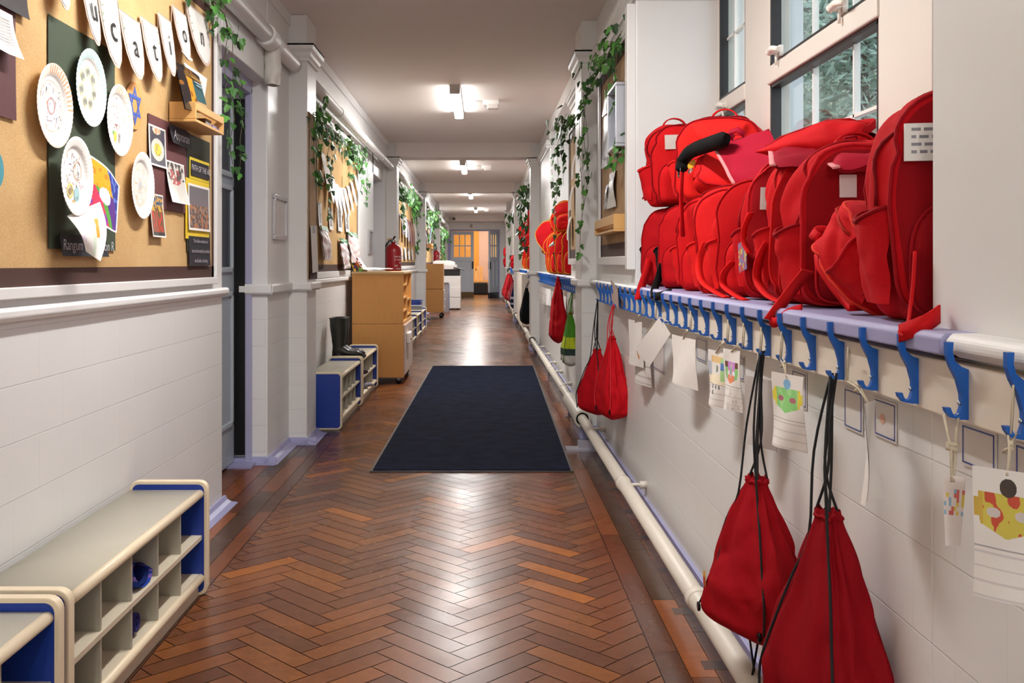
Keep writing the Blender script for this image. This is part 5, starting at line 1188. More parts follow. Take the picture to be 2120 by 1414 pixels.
# ---- drawstring bags
REDS=H('960a16')
def drawbag(label,hook,mouth,w,h,th,seed,col=REDS,cordcol=H('101012'),yaw=0,skew=0,grp='red drawstring bags on the hooks',bands=None,ncord=4,spread=.02):
    hook=Vector(hook); mouth=Vector(mouth); t=thing('drawstring_bag',label,'bag',mouth-Vector((0,0,h)),grp); rr=random.Random(seed)
    cy,sy=math.cos(yaw),math.sin(yaw)
    def prof(q): # q 0 mouth .. 1 bottom
        if q<.06: return .16+.8*q
        return .20+.80*min(1,((q-.06)/.62))**.85 if q<.80 else 1.0-.9*max(0,(q-.86)/.14)**2.6
    def fn(s,q):
        a=s*2*PI; r=prof(q); c,d=math.cos(a),math.sin(a); e=.62
        px=math.copysign(abs(c)**e,c)*th*.5*r*(1.0 if q<.8 else 1); py=math.copysign(abs(d)**e,d)*w*.5*r
        f=1+.10*(1-q)*math.cos(a*11+seed)-.10*max(0,1-abs(noise.noise(Vector((c*2.2+seed,d*2.2+q*1.5,q*3.2))))*2.6)**2+.18*noise.noise(Vector((c*1.4+seed,d*1.4,q*2.6)))+.05*noise.noise(Vector((c*4+seed,d*4,q*8)))
        px*=f; py*=f; z=-h*q+ (.018*noise.noise(Vector((c*2,d*2,seed))) if q<.05 else 0)
        return mouth+Vector((px*cy-py*sy+skew*q*.0, px*sy+py*cy+skew*q, z))
    def cf(s,q):
        if bands:
            for q0,c in bands:
                if q<q0: return c
        return col
    b=MB(); b.grid(fn,56,40,cf,wrapu=True); b.poly([fn(k/20,1.0) for k in range(20)],bands[-1][1] if bands else col,True); b.build('bag_body',M['fabric'],t,subsurf=1)
    b=MB(); b.tube([fn(k/40,.035)+Vector((0,0,.002)) for k in range(41)],.004,6,col); b.build('drawn_hem',M['fabric'],t)
    b=MB(); b.col=cordcol
    for k in range(ncord):
        o=Vector((rr.uniform(-spread,spread)*.5,rr.uniform(-spread,spread),0)); b.tube(spline([hook+Vector((rr.uniform(-.006,.006),rr.uniform(-.004,.004),.004)),hook.lerp(mouth,.35)+o*.35,hook.lerp(mouth,.72)+o*.8,fn(k/ncord+.1,.03)],4),.0026,6)
    for sgn in (0.25,.75):
        p=[hook+Vector((-.004,0,0)),hook.lerp(mouth,.6)+Vector((-.02,(.03 if sgn<.5 else -.03),0))]+[fn(.5+(sgn-.5)*.5,q)+Vector((-.005,0,0)) for q in (.12,.3,.5,.7,.86)]
        b.tube(spline(p,4),.0026,6)
    b.build('draw_cord',M['cord'],t)
    for s in (.40,.60):
        b=MB(); c=fn(s,.88); b.lathe([(.004,-.002),(.011,-.002),(.011,.003),(.004,.003)],c+Vector((-.004,0,0)),12,'x',H('151314')); b.build('eyelet',M['metal'],t)
    return t,fn
t,fn=drawbag('plump red drawstring bag on long black cords, hanging clear of the floor pipe',hookpt(7),(.625,2.26,.614),.30,.372,.15,3,yaw=.35)
b=MB(); b.col=H('c4b8a0'); b.tube([hookpt(7)+Vector((-.006,0,.0)),hookpt(7)+Vector((-.008,.01,-.04)),hookpt(7)+Vector((.0,.004,-.09))],.003,6); b.build('cream_cord_end',M['cord'],t)
b=MB(); c=fn(.40,.70)+Vector((-.004,0,0)); b.disc(c,EY,EZ,.016,.022,H('d8a02c')); b.disc(c+Vector((-.001,0,-.004)),EY,EZ,.009,.012,H('c8202c')); b.build('crest',M['photo'],t)
b=MB(); b.col=H('101012'); b.tube([fn(.5,.99),fn(.5,.99)+Vector((.01,.0,-.07)),fn(.5,.99)+Vector((.006,.004,-.09)),fn(.5,.99)+Vector((.02,.0,-.0))],.0026,6); b.build('cord_end',M['cord'],t)
t,fn=drawbag('largest red drawstring bag with a white zip tag, cut by the bottom of the picture',hookpt(4),(.628,1.80,.655),.30,.46,.16,8,col=H('860814'),yaw=.25)
b=MB(); c=fn(.66,.62)+Vector((-.006,-.004,0)); b.box(c.x-.002,c.x+.001,c.y-.004,c.y+.004,c.z-.028,c.z+.006,H('d8d4ce')); b.build('zip_tag',M['plastic'],t)
b=MB(); c=fn(.52,.84); b.lathe([(0,-.006),(.010,-.006),(.012,0),(.010,.006),(0,.006)],c+Vector((-.016,0,0)),12,'y',H('c9c4be')); b.build('toggle',M['plastic'],t)
drawbag('red drawstring bag hanging from red cords beside the first pilaster',(HBX-.02,4.97,.89),(.648,4.97,.735),.24,.42,.12,14,cordcol=H('c8202a'),yaw=.3,col=H('b8101c'))
drawbag('slumped red drawstring bag on black cords in front of the pilaster',(HBX-.02,HY0+28*HST,.89),(.625,5.42,.63),.27,.36,.135,19,yaw=.5,col=H('b10e1b'))
# bags on the farther hooks
hh=lambda y:(HBX-.02,y,.89)
drawbag('green and lime striped drawstring bag on the second hook board',hh(7.27),(.645,7.30,.74),.30,.40,.14,23,cordcol=H('5a8a3c'),bands=[(.45,H('4f8f2e')),(.66,H('b9c832')),(.78,H('3a4a48')),(1.1,H('c9c7c0'))],grp=None)
t,fn=drawbag('long red cloth bag hanging from the second hook board',hh(8.39),(.640,8.42,.98),.34,.56,.15,27,cordcol=H('a80f1a'),col=H('a60c18'),grp=None,ncord=2)
drawbag('black drawstring bag hanging in front of the radiator end',hh(13.58),(.600,13.6,.76),.42,.50,.19,31,cordcol=H('101012'),col=H('121214'),grp=None)
drawbag('pink drawstring bag on the farthest hook board',hh(19.9),(.60,19.9,.72),.5,.42,.2,33,cordcol=H('301318'),col=H('b8606a'),grp=None)
drawbag('navy striped bag beside the pink one on the farthest hook board',hh(19.4),(.61,19.3,.68),.34,.46,.16,35,cordcol=H('1c2440'),bands=[(.5,H('1d2650')),(.6,H('c8c6cc')),(.75,H('1d2650')),(.82,H('c8c6cc')),(1.1,H('1d2650'))],grp=None)
for i,(y,s) in enumerate(((20.8,41),(21.8,43),(22.9,45))):
    drawbag(('nearest','middle','last')[i]+' big red drawstring bag in the far group by the end wall',hh(y),(.58,y,.86),.7,.56,.26,s,col=H('a80f1c'),grp='red drawstring bags near the end wall')
# ---- backpacks
def backpack(label,loc,rot,W,Hh,T,seed,col=H('c4141b'),piping=H('a00d14'),front=H('c9161d'),tagpos=None,grp='red school backpacks on the window sill',amp=.014,pocketcol=None,strapcol=None,handle=True,pipr=.0035,kids=True):
    t=thing('school_backpack',label,'backpack',loc,grp); t.rotation_euler=[math.radians(a) for a in rot]; rr=random.Random(seed); z0=Hh*.5
    def outl(a,k=1.0):
        c,s=math.cos(a),math.sin(a); n=2.5 if s>0 else 6
        x=math.copysign(abs(c)**(2/ (3.2 if s>0 else 7)),c)*W*.5; z=(Hh-z0)*abs(s)**(2/n) if s>0 else -z0*abs(s)**(2/n)
        return x*k, z0+z*k
    lay=[(0,.5,.008),(.5,.5,.006),(.86,.5,.0),(.965,.47,0),(1.0,.40,0),(1.02,.25,0),(1.035,.08,0),(1.035,-.08,0),(1.02,-.25,0),(1.0,-.40,0),(.965,-.47,0),(.86,-.5,-.004),(.5,-.5,-.016),(0,-.5,-.020)]
    def fn(s,q):
        f=q*(len(lay)-1); i=min(int(f),len(lay)-2); r=f-i; k,yy,off=[lay[i][j]+(lay[i+1][j]-lay[i][j])*r for j in range(3)]
        a=s*2*PI; x,z=outl(a,k); y=yy*T+off
        g=1 if .3<q<.72 else .55
        d=noise.noise(Vector((x*7+seed,y*16,z*8)))*amp*1.5*g+noise.noise(Vector((x*18,y*30+seed,z*15)))*amp*.5*g; rdg=1-abs(noise.noise(Vector((x*6+seed*3,y*15+z*6,z*6))))*2.6; d-=max(0,rdg)**2*amp*1.3*g
        x+=d*math.cos(a)*1.3; z+=d*math.sin(a)*.6; y+=d*(.7 if q<.28 or q>.74 else .2)
        sag=max(0,1-z/Hh)*0; return Vector((x,y,max(0.0,z)))
    b=MB(); b.grid(fn,48,26,lambda s,q:(front if q>.80 else col),wrapu=True); body=b.build('bag_body',M['fabric'],t,local=True,subsurf=1)
    b=MB(); b.col=piping
    for q in (3/13,10/13): b.tube([fn(k/48,q)+Vector((0,0,.0)) for k in range(49)],pipr,6)
    b.build('piping',M['fabric'],t,local=True)
    b=MB(); b.col=tuple(x*.6 for x in piping); b.tube([fn(k/40*.5,8.3/13)*1.0+Vector((0,0,.001)) for k in range(41)],.0035,5); z_=b.build('zip',M['fabric'],t,local=True)
    b=MB(); b.col=H('8f8a86'); p=fn(.16,8.3/13); b.box(p.x-.003,p.x+.008,p.y-.003,p.y+.003,p.z-.03,p.z+.002); b.build('zip_pull',M['metal'],z_,local=True)
    # front pocket
    def pf(s,q):
        a=s*2*PI; k=[0,.6,.9,1.0,1.03,1.0][min(5,int((1-q)*5+.5))] if False else None
        r=(1-q); kk=min(1.0,math.sqrt(max(0,r))*1.08); x,z=outl(a,1); d=noise.noise(Vector((x*9+seed,z*9,3)))*.007*q
        return Vector((x*.78*kk, -T*.5-.004-.038*min(1,q*2.2)**.6-d, .012+ (z*.50)*kk*1.0+ (1-kk)*Hh*.22))
    if kids:
        b=MB(); b.grid(pf,40,8,lambda s,q:front,wrapu=True); b.build('front_pocket',M['fabric'],t,local=True,subsurf=1)
        b=MB(); b.col=piping; b.tube([pf(k/40,.12) for k in range(41)],pipr*.9,6); b.build('pocket_piping',M['fabric'],t,local=True)
    # side pockets
    for sg in (-1,1):
        def sp(s,q):
            y=(s-.5)*T*.80; z=.03+q*Hh*.42; bul=(.002+.026*q**.8)*math.sin(s*PI)**.6-.014*abs(2*s-1)**5+.008*math.sin(q*PI)*noise.noise(Vector((s*3,q*3,seed+5)))+.004*noise.noise(Vector((s*5,q*5,seed)))
            return Vector((sg*(W*.5*1.02+bul+.002),y,z-.022*math.sin(s*PI)*q))
        b=MB(); b.grid(sp,14,10,lambda s,q:pocketcol or col); k_=b.build('side_pocket',M['fabric'],t,local=True)
        b=MB(); b.tube([sp(k/14,1.0) for k in range(15)],.0045,6,front if not pocketcol else pocketcol); b.build('pocket_rim',M['fabric'],k_,local=True)
    if handle:
        b=MB(); b.ribbon([(-.05*math.cos(a),T*.38+.012*math.sin(a),Hh*.985+.04*math.sin(a)) for a in [PI*k/10 for k in range(11)]],EY,.022,col,.0025); b.build('carry_handle',M['fabric'],t,local=True)
    for sg in (-1,1):
        sc_=strapcol or col
        b=MB(); b.ribbon([(sg*W*.2,T*.5+.002,Hh*.86),(sg*W*.26,T*.5+.012,Hh*.75),(sg*W*.30,T*.5+.016,Hh*.5),(sg*W*.36,T*.5+.012,Hh*.22),(sg*W*.44,T*.5-.0,.04)],EX,.05,sc_,.006); b.build('shoulder_strap',M['fabric'],t,local=True)
    if tagpos:
        x,z,w_,h_,txt=tagpos
        b=MB(); b.box(x-w_/2,x+w_/2,-T*.5-.024,-T*.5-.016,z-h_/2,z+h_/2,H('d8d4ce')); lb=b.build('name_label',M['photo'],t,local=True)
        if txt:
            b=MB()
            for k in range(4):
                xx=x-w_*.4; rr2=random.Random(k)
                while xx<x+w_*.38:
                    l=rr2.uniform(.006,.016); b.box(xx,min(xx+l,x+w_*.42),-T*.5-.0247,-T*.5-.0242,z+h_*.30-k*h_*.2,z+h_*.30-k*h_*.2+h_*.08,H('77747a')); xx+=l+.005
            b.build('handwriting',M['photo'],lb,local=True)
    return t
D1,D2,D3=H('c8141a'),H('b01019'),H('98101a')
bags=[
 ('big red backpack with a handwritten name label, closest to the camera on the sill',(.852,1.725,1.0),(0,0,-11),.32,.395,.185,1,H('b80f18'),H('98101a'),H('8c0a14'),(-.085,.30,.10,.062,True),None),
 ('red backpack with a small white label, behind the lying striped bag',(.875,2.28,1.0),(0,0,-6),.33,.375,.17,2,H('b81018'),H('c8222a'),H('8e0a14'),(-.06,.27,.035,.05,False),None),
 ('red backpack squeezed before the one with a clear pocket',(.865,2.50,1.0),(1,2,-15),.30,.37,.135,3,H('c2131a'),H('d82a2c'),H('a80f18'),None,None),
 ('red backpack with a clear plastic window on its front',(.868,2.73,1.0),(-1,2,-17),.30,.385,.14,4,H('b81119'),H('c8202a'),H('980c16'),(-.085,.27,.045,.06,False),None),
 ('red backpack with a faded printed patch low on its side',(.862,2.98,1.0),(2,-2,-21),.30,.355,.145,5,H('cf1a1c'),H('a80f18'),H('c4151b'),None,None),
 ('bright red backpack in the middle of the sill row',(.862,3.26,1.0),(-1,-3,-25),.30,.35,.145,6,H('d41c1c'),H('a80f18'),H('d01b1c'),None,None),
 ('bright red backpack below the draped maroon book bag',(.866,3.58,1.0),(2,-2,-29),.30,.335,.15,7,H('cc181b'),H('a80f18'),H('c8161b'),None,None),
 ('red backpack with a black mesh side pocket, second from the far end',(.862,3.92,1.0),(0,-2,-33),.30,.335,.165,8,H('bc1219'),H('98101a'),H('b41118'),None,H('151315')),
 ('red backpack with a black mesh pocket at the far end of the sill',(.858,4.29,1.0),(0,0,-38),.30,.34,.19,9,H('b41119'),H('8c0c14'),H('ac1018'),None,H('151315')),
]
made=[]
for l,loc,rot,W,h,T,sd,c1_,pc,fc,tp,pk in bags: made.append(backpack(l,loc,rot,W,h,T,sd,c1_,pc,fc,tp,pocketcol=pk))
lying=backpack('red backpack with two white stripes lying flat in front of the others',(.845,1.905,1.03),(-48,0,33),.235,.235,.115,10,H('c4161d'),H('d83a2e'),H('b5151e'))
b=MB()
for k in range(2): b.obox((-.05+.032*k,-.0805,.165),Vector((.014,0,0)),Vector((0,-.004,0)),Vector((.02,0,.045)),H('d8d2e0'))
b.build('white_stripe',M['fabric'],lying,local=True)
top1=backpack('red backpack with a square white label stacked on the far end of the row',(.848,4.27,1.345),(2,-2,2),.28,.35,.15,11,H('bf131a'),H('8c0c14'),H('c8171c'),(-.05,.27,.055,.06,False))
top2=backpack('large bright red backpack with a flap pocket stacked on the row by the window post',(.925,3.82,1.335),(5,0,-22),.34,.325,.19,12,H('d81d1e'),H('98101a'),H('e0231f'))
b=MB()
b.grid(lambda s,q:Vector((-.10+.21*s,-.095-.012-.03*math.sin(q*PI*.6)*(1-(2*s-1)**4),.30-.075*q*(1-(2*s-1)**2)**.5)),12,6,lambda s,q:H('dc2420')); b.build('flap_pocket',M['fabric'],top2,local=True,subsurf=1)
black=backpack('red bag with a thick black handle and yellow crest lying over the row',(.845,3.42,1.325),(-36,12,-34),.26,.24,.12,13,H('d01a1c'),H('a80f18'),H('d01b1c'),None,handle=False,kids=False)
b=MB(); b.col=H('0e0d0e'); b.tube(spline([onX(1412,352,.72),onX(1413,335,.735),onX(1430,314,.742),onX(1465,300,.752),onX(1505,287,.765)],4),[.011]+[.016]*3+[.019]*12+[.012],10,flat=1.4); build_in(b,'black_handle',M['fabric'],black)
b=MB(); o=onX(1432,340,.752); b.disc(o,Vector((.5,-.8,.25)).normalized(),EZ,.022,.014,H('e0a82c')); o2=onX(1426,350,.749)
for k in range(3): p=o2+Vector((.004*k,-.008*k,.004*k)); b.poly([p,p+Vector((.002,-.012,.002)),p+Vector((.0,-.010,-.020)),p+Vector((-.004,.002,-.014))],H('e6dcd4'))
build_in(b,'crest',M['photo'],black)
b=MB(); b.col=H('b81118'); b.ribbon([onX(1412,356,.72),onX(1410,400,.712),onX(1411,440,.705),onX(1414,490,.70)],(EX*.5+EY*.85).normalized(),.035,None,.002); build_in(b,'hanging_strap',M['fabric'],black)
b=MB(); b.col=H('161214'); o=onX(1407,357,.715); b.tube([o+Vector((0,.02,.012)),o+Vector((0,.02,-.014)),o+Vector((0,-.02,-.014)),o+Vector((0,-.02,.012)),o+Vector((0,.02,.012))],.004,6); build_in(b,'buckle',M['plastic'],black)
# straps that hang over the edge of the sill
def strap(parent,pts,w,col,side=(EX*.35+EY*.94).normalized(),name='hanging_strap'):
    b=MB(); b.ribbon(spline([onX(u,v,x) for u,v,x in pts]),side,w,col,.0018); build_in(b,name,M['fabric'],parent)
strap(made[0],[(1894,520,.700),(1890,590,.696),(1884,640,.690),(1878,672,.672),(1862,688,.648),(1868,692,.642)],.045,H('c4181c'))
strap(made[0],[(1862,690,.646),(1890,680,.655),(1925,664,.675),(1945,650,.70)],.028,H('c4181c'),EZ)
strap(made[2],[(1672,560,.708),(1640,600,.690),(1610,640,.660),(1594,662,.645)],.032,H('cc1c1c'),(EX*.9-EZ*.2+EY*.4).normalized())
strap(made[2],[(1594,662,.645),(1605,668,.648),(1630,650,.662),(1660,640,.68)],.022,H('b81118'),EZ)
strap(made[8],[(1345,535,.712),(1338,565,.690),(1328,595,.665),(1322,620,.645)],.045,H('bc1419'),(EX*.8+EY*.5).normalized())
strap(made[7],[(1373,545,.712),(1364,575,.695),(1355,600,.668),(1356,614,.652)],.04,H('141214'),(EX*.8+EY*.5).normalized())
strap(made[7],[(1356,614,.652),(1368,612,.655),(1390,605,.68)],.03,H('141214'),EZ)
strap(made[6],[(1462,500,.712),(1448,540,.690),(1452,580,.680),(1480,604,.690),(1506,616,.70)],.03,H('d81f1c'),(EX*.8+EY*.5).normalized())
strap(made[5],[(1520,540,.712),(1500,565,.690),(1498,590,.686),(1520,610,.695),(1545,622,.705)],.028,H('d41c1c'),(EX*.8+EY*.5).normalized())
strap(made[3],[(1590,500,.715),(1572,540,.694),(1568,580,.688),(1590,612,.690),(1625,628,.70)],.03,H('c8181b'),(EX*.8+EY*.5).normalized())
strap(made[4],[(1555,440,.715),(1542,470,.70),(1540,500,.697),(1552,525,.706)],.02,H('d01b1c'),(EX*.8+EY*.5).normalized(),'webbing_loop')
b=MB(); A=onX(1528,505,.700); b.sheet(A,onX(1545,492,.704),onX(1546,556,.703),onX(1530,566,.699),8,12,None,lambda s,q:H('7a6a9c') if nz(s,q,91,5)>.05 else (H('c9b45a') if nz(s,q,92,5)>.1 else H('b04a50'))); build_in(b,'printed_patch',M['photo'],made[4])
# flat book bags and a soft bag laid over the row
def padbag(label,A,B,Cc,D,th,col,bind,seed):
    t=thing('book_bag',label,'book bag',sum([A,B,Cc,D],Vector((0,0,0)))/4,'flat maroon book bags')
    n=(B-A).cross(D-A).normalized()
    if n.z<0: n=-n
    def fn(sg):
        def g(s,q):
            p=A.lerp(B,s).lerp(D.lerp(Cc,s),q); e=max(0,min(1,6*min(s,1-s,q,1-q))); return p+n*(th*.5*sg*e**.5+.009*noise.noise(Vector((s*3,q*3,seed))))
        return g
    b=MB(); b.grid(fn(1),16,12,lambda s,q:col); b.grid(fn(-1),16,12,lambda s,q:col); b.build('bag_body',M['fabric'],t)
    b=MB(); b.col=bind; P=[fn(1)(0.0,k/12)+n*.003 for k in range(13)]; b.ribbon(P,(B-A).normalized(),.016,bind,.002); b.build('edge_binding',M['fabric'],t)
    b=MB(); b.ribbon([fn(1)(.40,.02)+n*.004,fn(1)(.42,-.04)+n*.03,fn(1)(.58,-.04)+n*.03,fn(1)(.60,.02)+n*.004],n.cross((B-A).normalized()).normalized(),.02,col,.002); b.build('carry_handle',M['fabric'],t); return t
MAR=H('a3102c'); PK=H('d98a8c')
padbag('maroon book bag with pink binding draped over the row below the window post',onY(1478,302,3.30),onY(1592,266,3.05),onY(1628,345,2.82),onY(1522,382,3.02),.025,MAR,PK,1)
padbag('maroon book bag with pink binding lying under the soft red bag',onY(1597,316,2.66),onY(1690,308,2.62),onY(1735,343,2.36),onY(1600,345,2.42),.03,H('8f0f24'),PK,2)
padbag('maroon book bag with pink edge lying on the small label backpack',onY(1698,322,2.38),onY(1835,298,2.34),onY(1872,342,2.10),onY(1732,350,2.12),.04,H('a3122a'),PK,3)
t=thing('soft_bag','soft red bag rolled flat on top of the row in front of the window','bag',(.88,2.6,1.40))
def sb(s,q):
    a=s*2*PI; x=.765+.225*q; y=2.72-.20*q; k=math.sin(min(1,q*1.6+.03)*PI*.5)*math.sqrt(max(0.02,1-q**6)); d=1+.2*noise.noise(Vector((q*5,math.cos(a)*1.5,math.sin(a)*1.5)))
    return Vector((x+.05*math.cos(a)*.4,y+.125*k*math.cos(a)*d,1.405+.02*q+.055*k*math.sin(a)*d))
b=MB(); b.grid(sb,32,24,lambda s,q:H('c2141b'),wrapu=True); b.build('bag_body',M['fabric'],t,subsurf=1)
b=MB(); b.tube([sb(.27,q)+Vector((0,0,.001)) for q in (.05,.2,.4,.6,.8,.93)],.004,6,H('a00d14')); b.build('piping',M['fabric'],t)
b=MB(); b.ribbon([sb(.2,.9),sb(.2,.97)+Vector((.01,-.01,.015)),sb(.4,.97)+Vector((.012,-.01,.01)),sb(.5,.88)],EZ,.02,H('a80f18'),.003); b.build('carry_handle',M['fabric'],t)
# bags in the farther window bays
YP=H('e0962a'); YG='orange piped backpacks in the second window bay'
for i,(x,y,rz,rx,l) in enumerate(((.84,8.35,-18,0,'orange piped red backpack nearest the second notice board'),(.82,8.78,-22,0,'second orange piped red backpack standing in the second bay'),(.80,9.2,-25,0,'third orange piped red backpack standing in the second bay'),(.80,9.62,-25,0,'orange piped red backpack at the far end of the second bay'))):
    backpack(l,(x,y,1.0),(rx,0,rz),.33,.40,.22,50+i,H('b81118'),YP,H('c4151b'),None,YG,pipr=.0042,strapcol=H('1a1516') if i%2 else None,pocketcol=H('1a1516') if i==1 else None)
backpack('orange piped red backpack stacked on the near pair in the second bay',(.80,8.6,1.385),(0,-8,-25),.31,.26,.2,60,H('c0141a'),YP,H('cc181c'),None,YG,pipr=.0042)
lean=backpack('red rucksack slumping off the second sill out over the hooks',(.80,9.62,1.2),(0,-44,-42),.30,.38,.16,61,H('a60e18'),YP,H('b01019'),None,YG,pipr=.0042,strapcol=H('171314'))
lean2=backpack('orange edged red rucksack lying across the top of the second bay pile',(.82,9.0,1.37),(0,-24,-30),.28,.25,.16,62,H('c6171a'),YP,H('d01b1c'),None,YG,pipr=.0042)
G3='red backpacks in the third window bay'
for i,(x,y,z,rz,ry,l) in enumerate(((.86,14.9,1.0,-25,0,'orange edged backpack standing in the third window bay'),(.84,15.5,1.0,-25,0,'second orange edged backpack in the third window bay'),(.84,15.1,1.36,-25,-24,'red backpack tipped over on the third bay pile'),(.88,14.8,1.60,-20,0,'plain red backpack topmost in the third window bay'))):
    backpack(l,(x,y,z),(0,ry,rz),.40,.40,.24,70+i,H('ae1018'),YP if i<2 else H('8c0c14'),H('b81219'),None,G3,pipr=.007,amp=.02)
for i,(x,y,z,l) in enumerate(((.80,21.2,1.0,'crumpled red backpack on the fourth window sill'),(.78,27.0,1.0,'red backpack on the last window sill'),(.78,27.2,1.28,'faded red backpack topmost on the last window sill'))):
    backpack(l,(x,y,z),(0,-10,-30),.36,.30,.24,80+i,H('a80f1c') if i<2 else H('c03a3c'),H('7c0a12'),H('b01220'),None,'red backpacks on the last two sills',amp=.03)
# ---- radiator
t=thing('radiator','cream panel radiator standing below the third hook board','radiator',(.64,15.6,.15))
for x in (.575,.665):
    b=MB(); b.box(x,x+.022,14.6,16.9,.18,.93,H('e6e0d4')); b.build('panel',M['paint'],t,bevel=.006)
b=MB(); b.box(.57,.70,14.57,14.6,.17,.94,H('ded7ca')); b.build('end_panel',M['paint'],t,bevel=.008)
b=MB(); b.box(.57,.70,14.6,16.9,.93,.945,H('d8d2c6')); b.build('top_grille',M['paint'],t,bevel=.004)
for y in (14.7,16.7): b=MB(); b.tube([(.635,y,0),(.635,y,.2)],.012,8,H('cfc8bb')); b.build('supply_pipe',M['paint'],t)
# ---- cards under the second hook board
for i,(u1,u2,vt,vb) in enumerate(((1114,1124,594,624),(1121,1133,596,630),(1130,1140,598,632),(1173,1186,606,648))):
    card(('far end pale card under the second hook board','lined pale card second from the far end of the second hook board','bright white sheet in the middle of the second hook board cards','pale card with a small brown drawing near the green bag')[i],u1,.635,u2,.66,vt,vb,(lambda s,q:H('efecea')) if i==2 else (lambda s,q,i=i:H('9a8a72') if (i==3 and math.hypot((s-.4)*2,(q-.35)*2)<.22) else lines(H('d8d3cf'),s,q,.4,6,H('c2bdbb'))),None,8,16,name='paper_card',grp='paper cards under the second hook board')
# ---- notice boards on the hook side
XB=.690
board('notice_board','deep framed board of wrinkled brown paper beside the bag window',XB,4.72,5.80,1.135,2.18,-1,M['kraft'],.07,.045)
b=MB(); b.col=WHITE; b.box(.67,.712,4.61,4.68,1.07,2.31); struct('trim_6',b,M['paint'],bevel=.004)
wallframe('deep silver frame with glass hanging on the board by the bag window',XB,4.74,5.06,1.66,1.97,H('c2c6cf'),H('8f939c'),-1,.016,.055)
for i,(u0,u1,v0,v1,l,art) in enumerate(((1262,1252,188,236,'white photograph high at the far edge of the hook side board',None),(1263,1250,236,345,'grey portrait photograph under the white one on the hook side board',1),(1290,1280,292,318,'small white caption under the silver frame',None),(1276,1262,355,430,'long torn white paper above the picture shelf on the hook side board',None),(1262,1254,382,432,'narrow clear strip beside the torn white paper',1))):
    x=XB-.004; ya,yb=onX(u1,0,x).y,onX(u0,0,x).y; um=(u0+u1)/2; zt,zb=onX(um,v0,x).z,onX(um,v1,x).z
    b=MB(); b.sheet((x,ya,zt),(x,yb,zt),(x-.01,yb,zb),(x-.015,ya,zb),8,12,lambda s,q:(-.012*math.sin(q*4)*s,0,0),(lambda s,q,i=i:H('5e5c60') if nz(s,q,i+80,4)>-.15 else H('bdbabc')) if art else (lambda s,q:jit(H('dedad8'),.04))); tag(b.build('photo_print' if i<2 else 'paper_strip',M['photo']),l,'photograph' if i<2 else 'paper')
ledge('pale wooden picture shelf low on the hook side board',XB-.002,4.80,5.62,1.255,-1,.055,.085,.05)
ivy('ivy garland over the hook side board, trailing down the first pilaster',[(.66,4.75,2.20),(.655,5.1,2.20),(.65,5.5,2.19),(.64,5.85,2.15),(.62,6.05,2.08)],[((.60,6.05,2.1),.95,.02),((.615,5.95,2.12),.70,.02),((.61,5.9,2.1),.45,.02),((.655,4.95,2.18),.32,.01),((.655,4.8,2.18),.65,.02),((.655,5.2,2.18),.2,.01)],(-1,-.5,0),16,.046,60,.04,dark=.75,ddens=26)
board('notice_board','second hook side board seen edge-on past the first pilaster',XB,6.72,7.85,1.135,2.12,-1,M['kraft'],.07,.045)
for i in range(3):
    b=MB(); y=7.2+.2*i; b.sheet((XB-.01,y,1.9-.22*i),(XB-.01,y+.16,1.9-.22*i),(XB-.03,y+.16,1.72-.22*i),(XB-.03,y,1.72-.22*i),4,6,lambda s,q:(-.01*math.sin(q*3),0,0),lambda s,q:H('d9d6d4')); tag(b.build('display_sheet',M['paper']),('highest','middle','lowest')[i]+' white sheet curling off the second hook side board','paper','white sheets on the second hook side board')
ivy('ivy garland hanging off the second hook side board into the corridor',[(.65,6.8,2.12),(.64,7.5,2.14),(.62,7.95,2.08)],[((.60,7.95,2.1),.50,.02),((.58,8.05,2.0),.78,.03),((.62,7.6,2.1),.4,.02)],(-1,-.5,0),17,.055,60,.05,dark=.65,ddens=24)
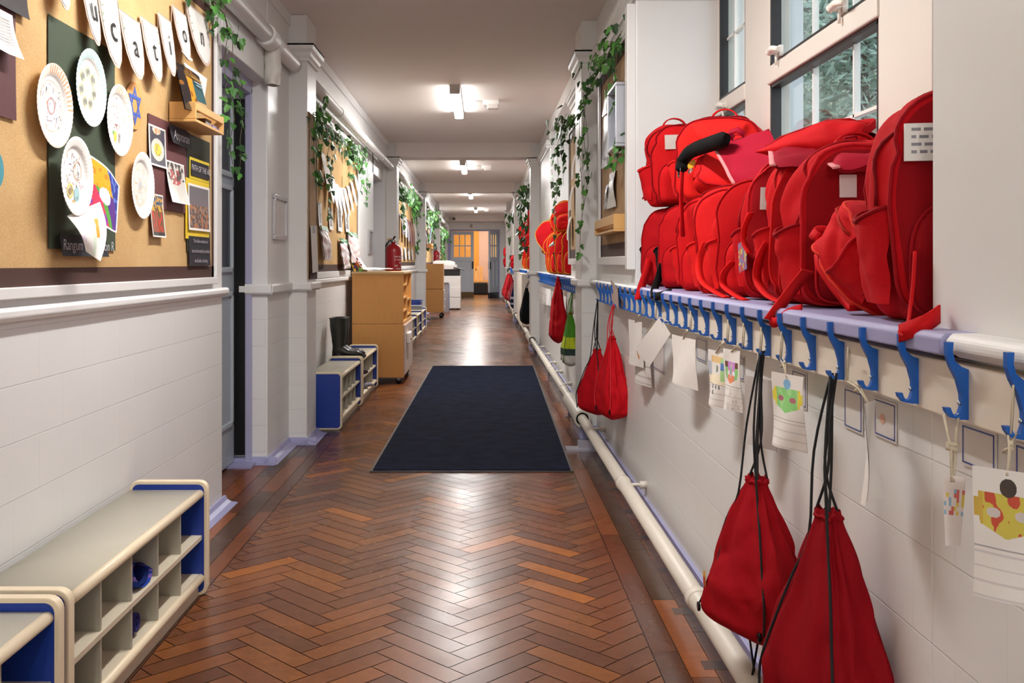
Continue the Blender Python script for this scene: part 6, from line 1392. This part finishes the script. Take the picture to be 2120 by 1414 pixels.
ivy('ivy garland on the third hook side pilaster',[(.62,12.9,2.0),(.60,13.6,2.05),(.58,14.2,2.0)],[((.55,14.2,2.0),.75,.03),((.52,14.2,1.95),.4,.03),((.58,13.4,2.0),.7,.02)],(-1,-.5,0),18,.085,50,.07,dark=.6)
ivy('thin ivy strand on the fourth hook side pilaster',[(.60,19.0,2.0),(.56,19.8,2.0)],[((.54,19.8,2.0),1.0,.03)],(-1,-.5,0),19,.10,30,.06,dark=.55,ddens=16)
# ================= LIGHT, CAMERA =================
sc=bpy.context.scene
wd=bpy.data.worlds.new('sky'); sc.world=wd; wd.use_nodes=True; nt=wd.node_tree; nt.nodes.clear()
o=nt.nodes.new('ShaderNodeOutputWorld'); bg=nt.nodes.new('ShaderNodeBackground'); bg.inputs[0].default_value=(.78,.88,1.0,1); bg.inputs[1].default_value=SKY_E
nt.links.new(bg.outputs[0],o.inputs[0])
def area(name,loc,rot,sx,sy,e,col):
    l=bpy.data.lights.new(name,'AREA'); l.shape='RECTANGLE'; l.size=sx; l.size_y=sy; l.energy=e; l.color=col
    ob=bpy.data.objects.new(name,l); C.objects.link(ob); ob.location=loc; ob.rotation_euler=rot; return ob
area('warm_room_lamp',(.0,34.6,2.8),(0,0,0),2.0,2.0,WARM_E,(1,.72,.40))
cam=bpy.data.cameras.new('camera'); co=bpy.data.objects.new('camera',cam); C.objects.link(co); sc.camera=co
co.location=(0,0,EYE); co.rotation_euler=(PI/2,0,0)
cam.sensor_fit='HORIZONTAL'; cam.sensor_width=36; cam.lens=36*FPX/2120; cam.shift_x=(1060-VX)/2120; cam.shift_y=(VY-707)/2120
cam.clip_start=.05; cam.clip_end=200
sc.view_settings.view_transform='Standard'; sc.view_settings.look='None'; sc.view_settings.gamma=1; sc.view_settings.exposure=EXPOSURE
sc.view_settings.use_curve_mapping=False
cy_=sc.cycles; cy_.use_denoising=True; cy_.max_bounces=10; cy_.diffuse_bounces=6; cy_.glossy_bounces=4; cy_.transmission_bounces=6; cy_.transparent_max_bounces=16
cy_.sample_clamp_indirect=6; cy_.use_light_tree=True
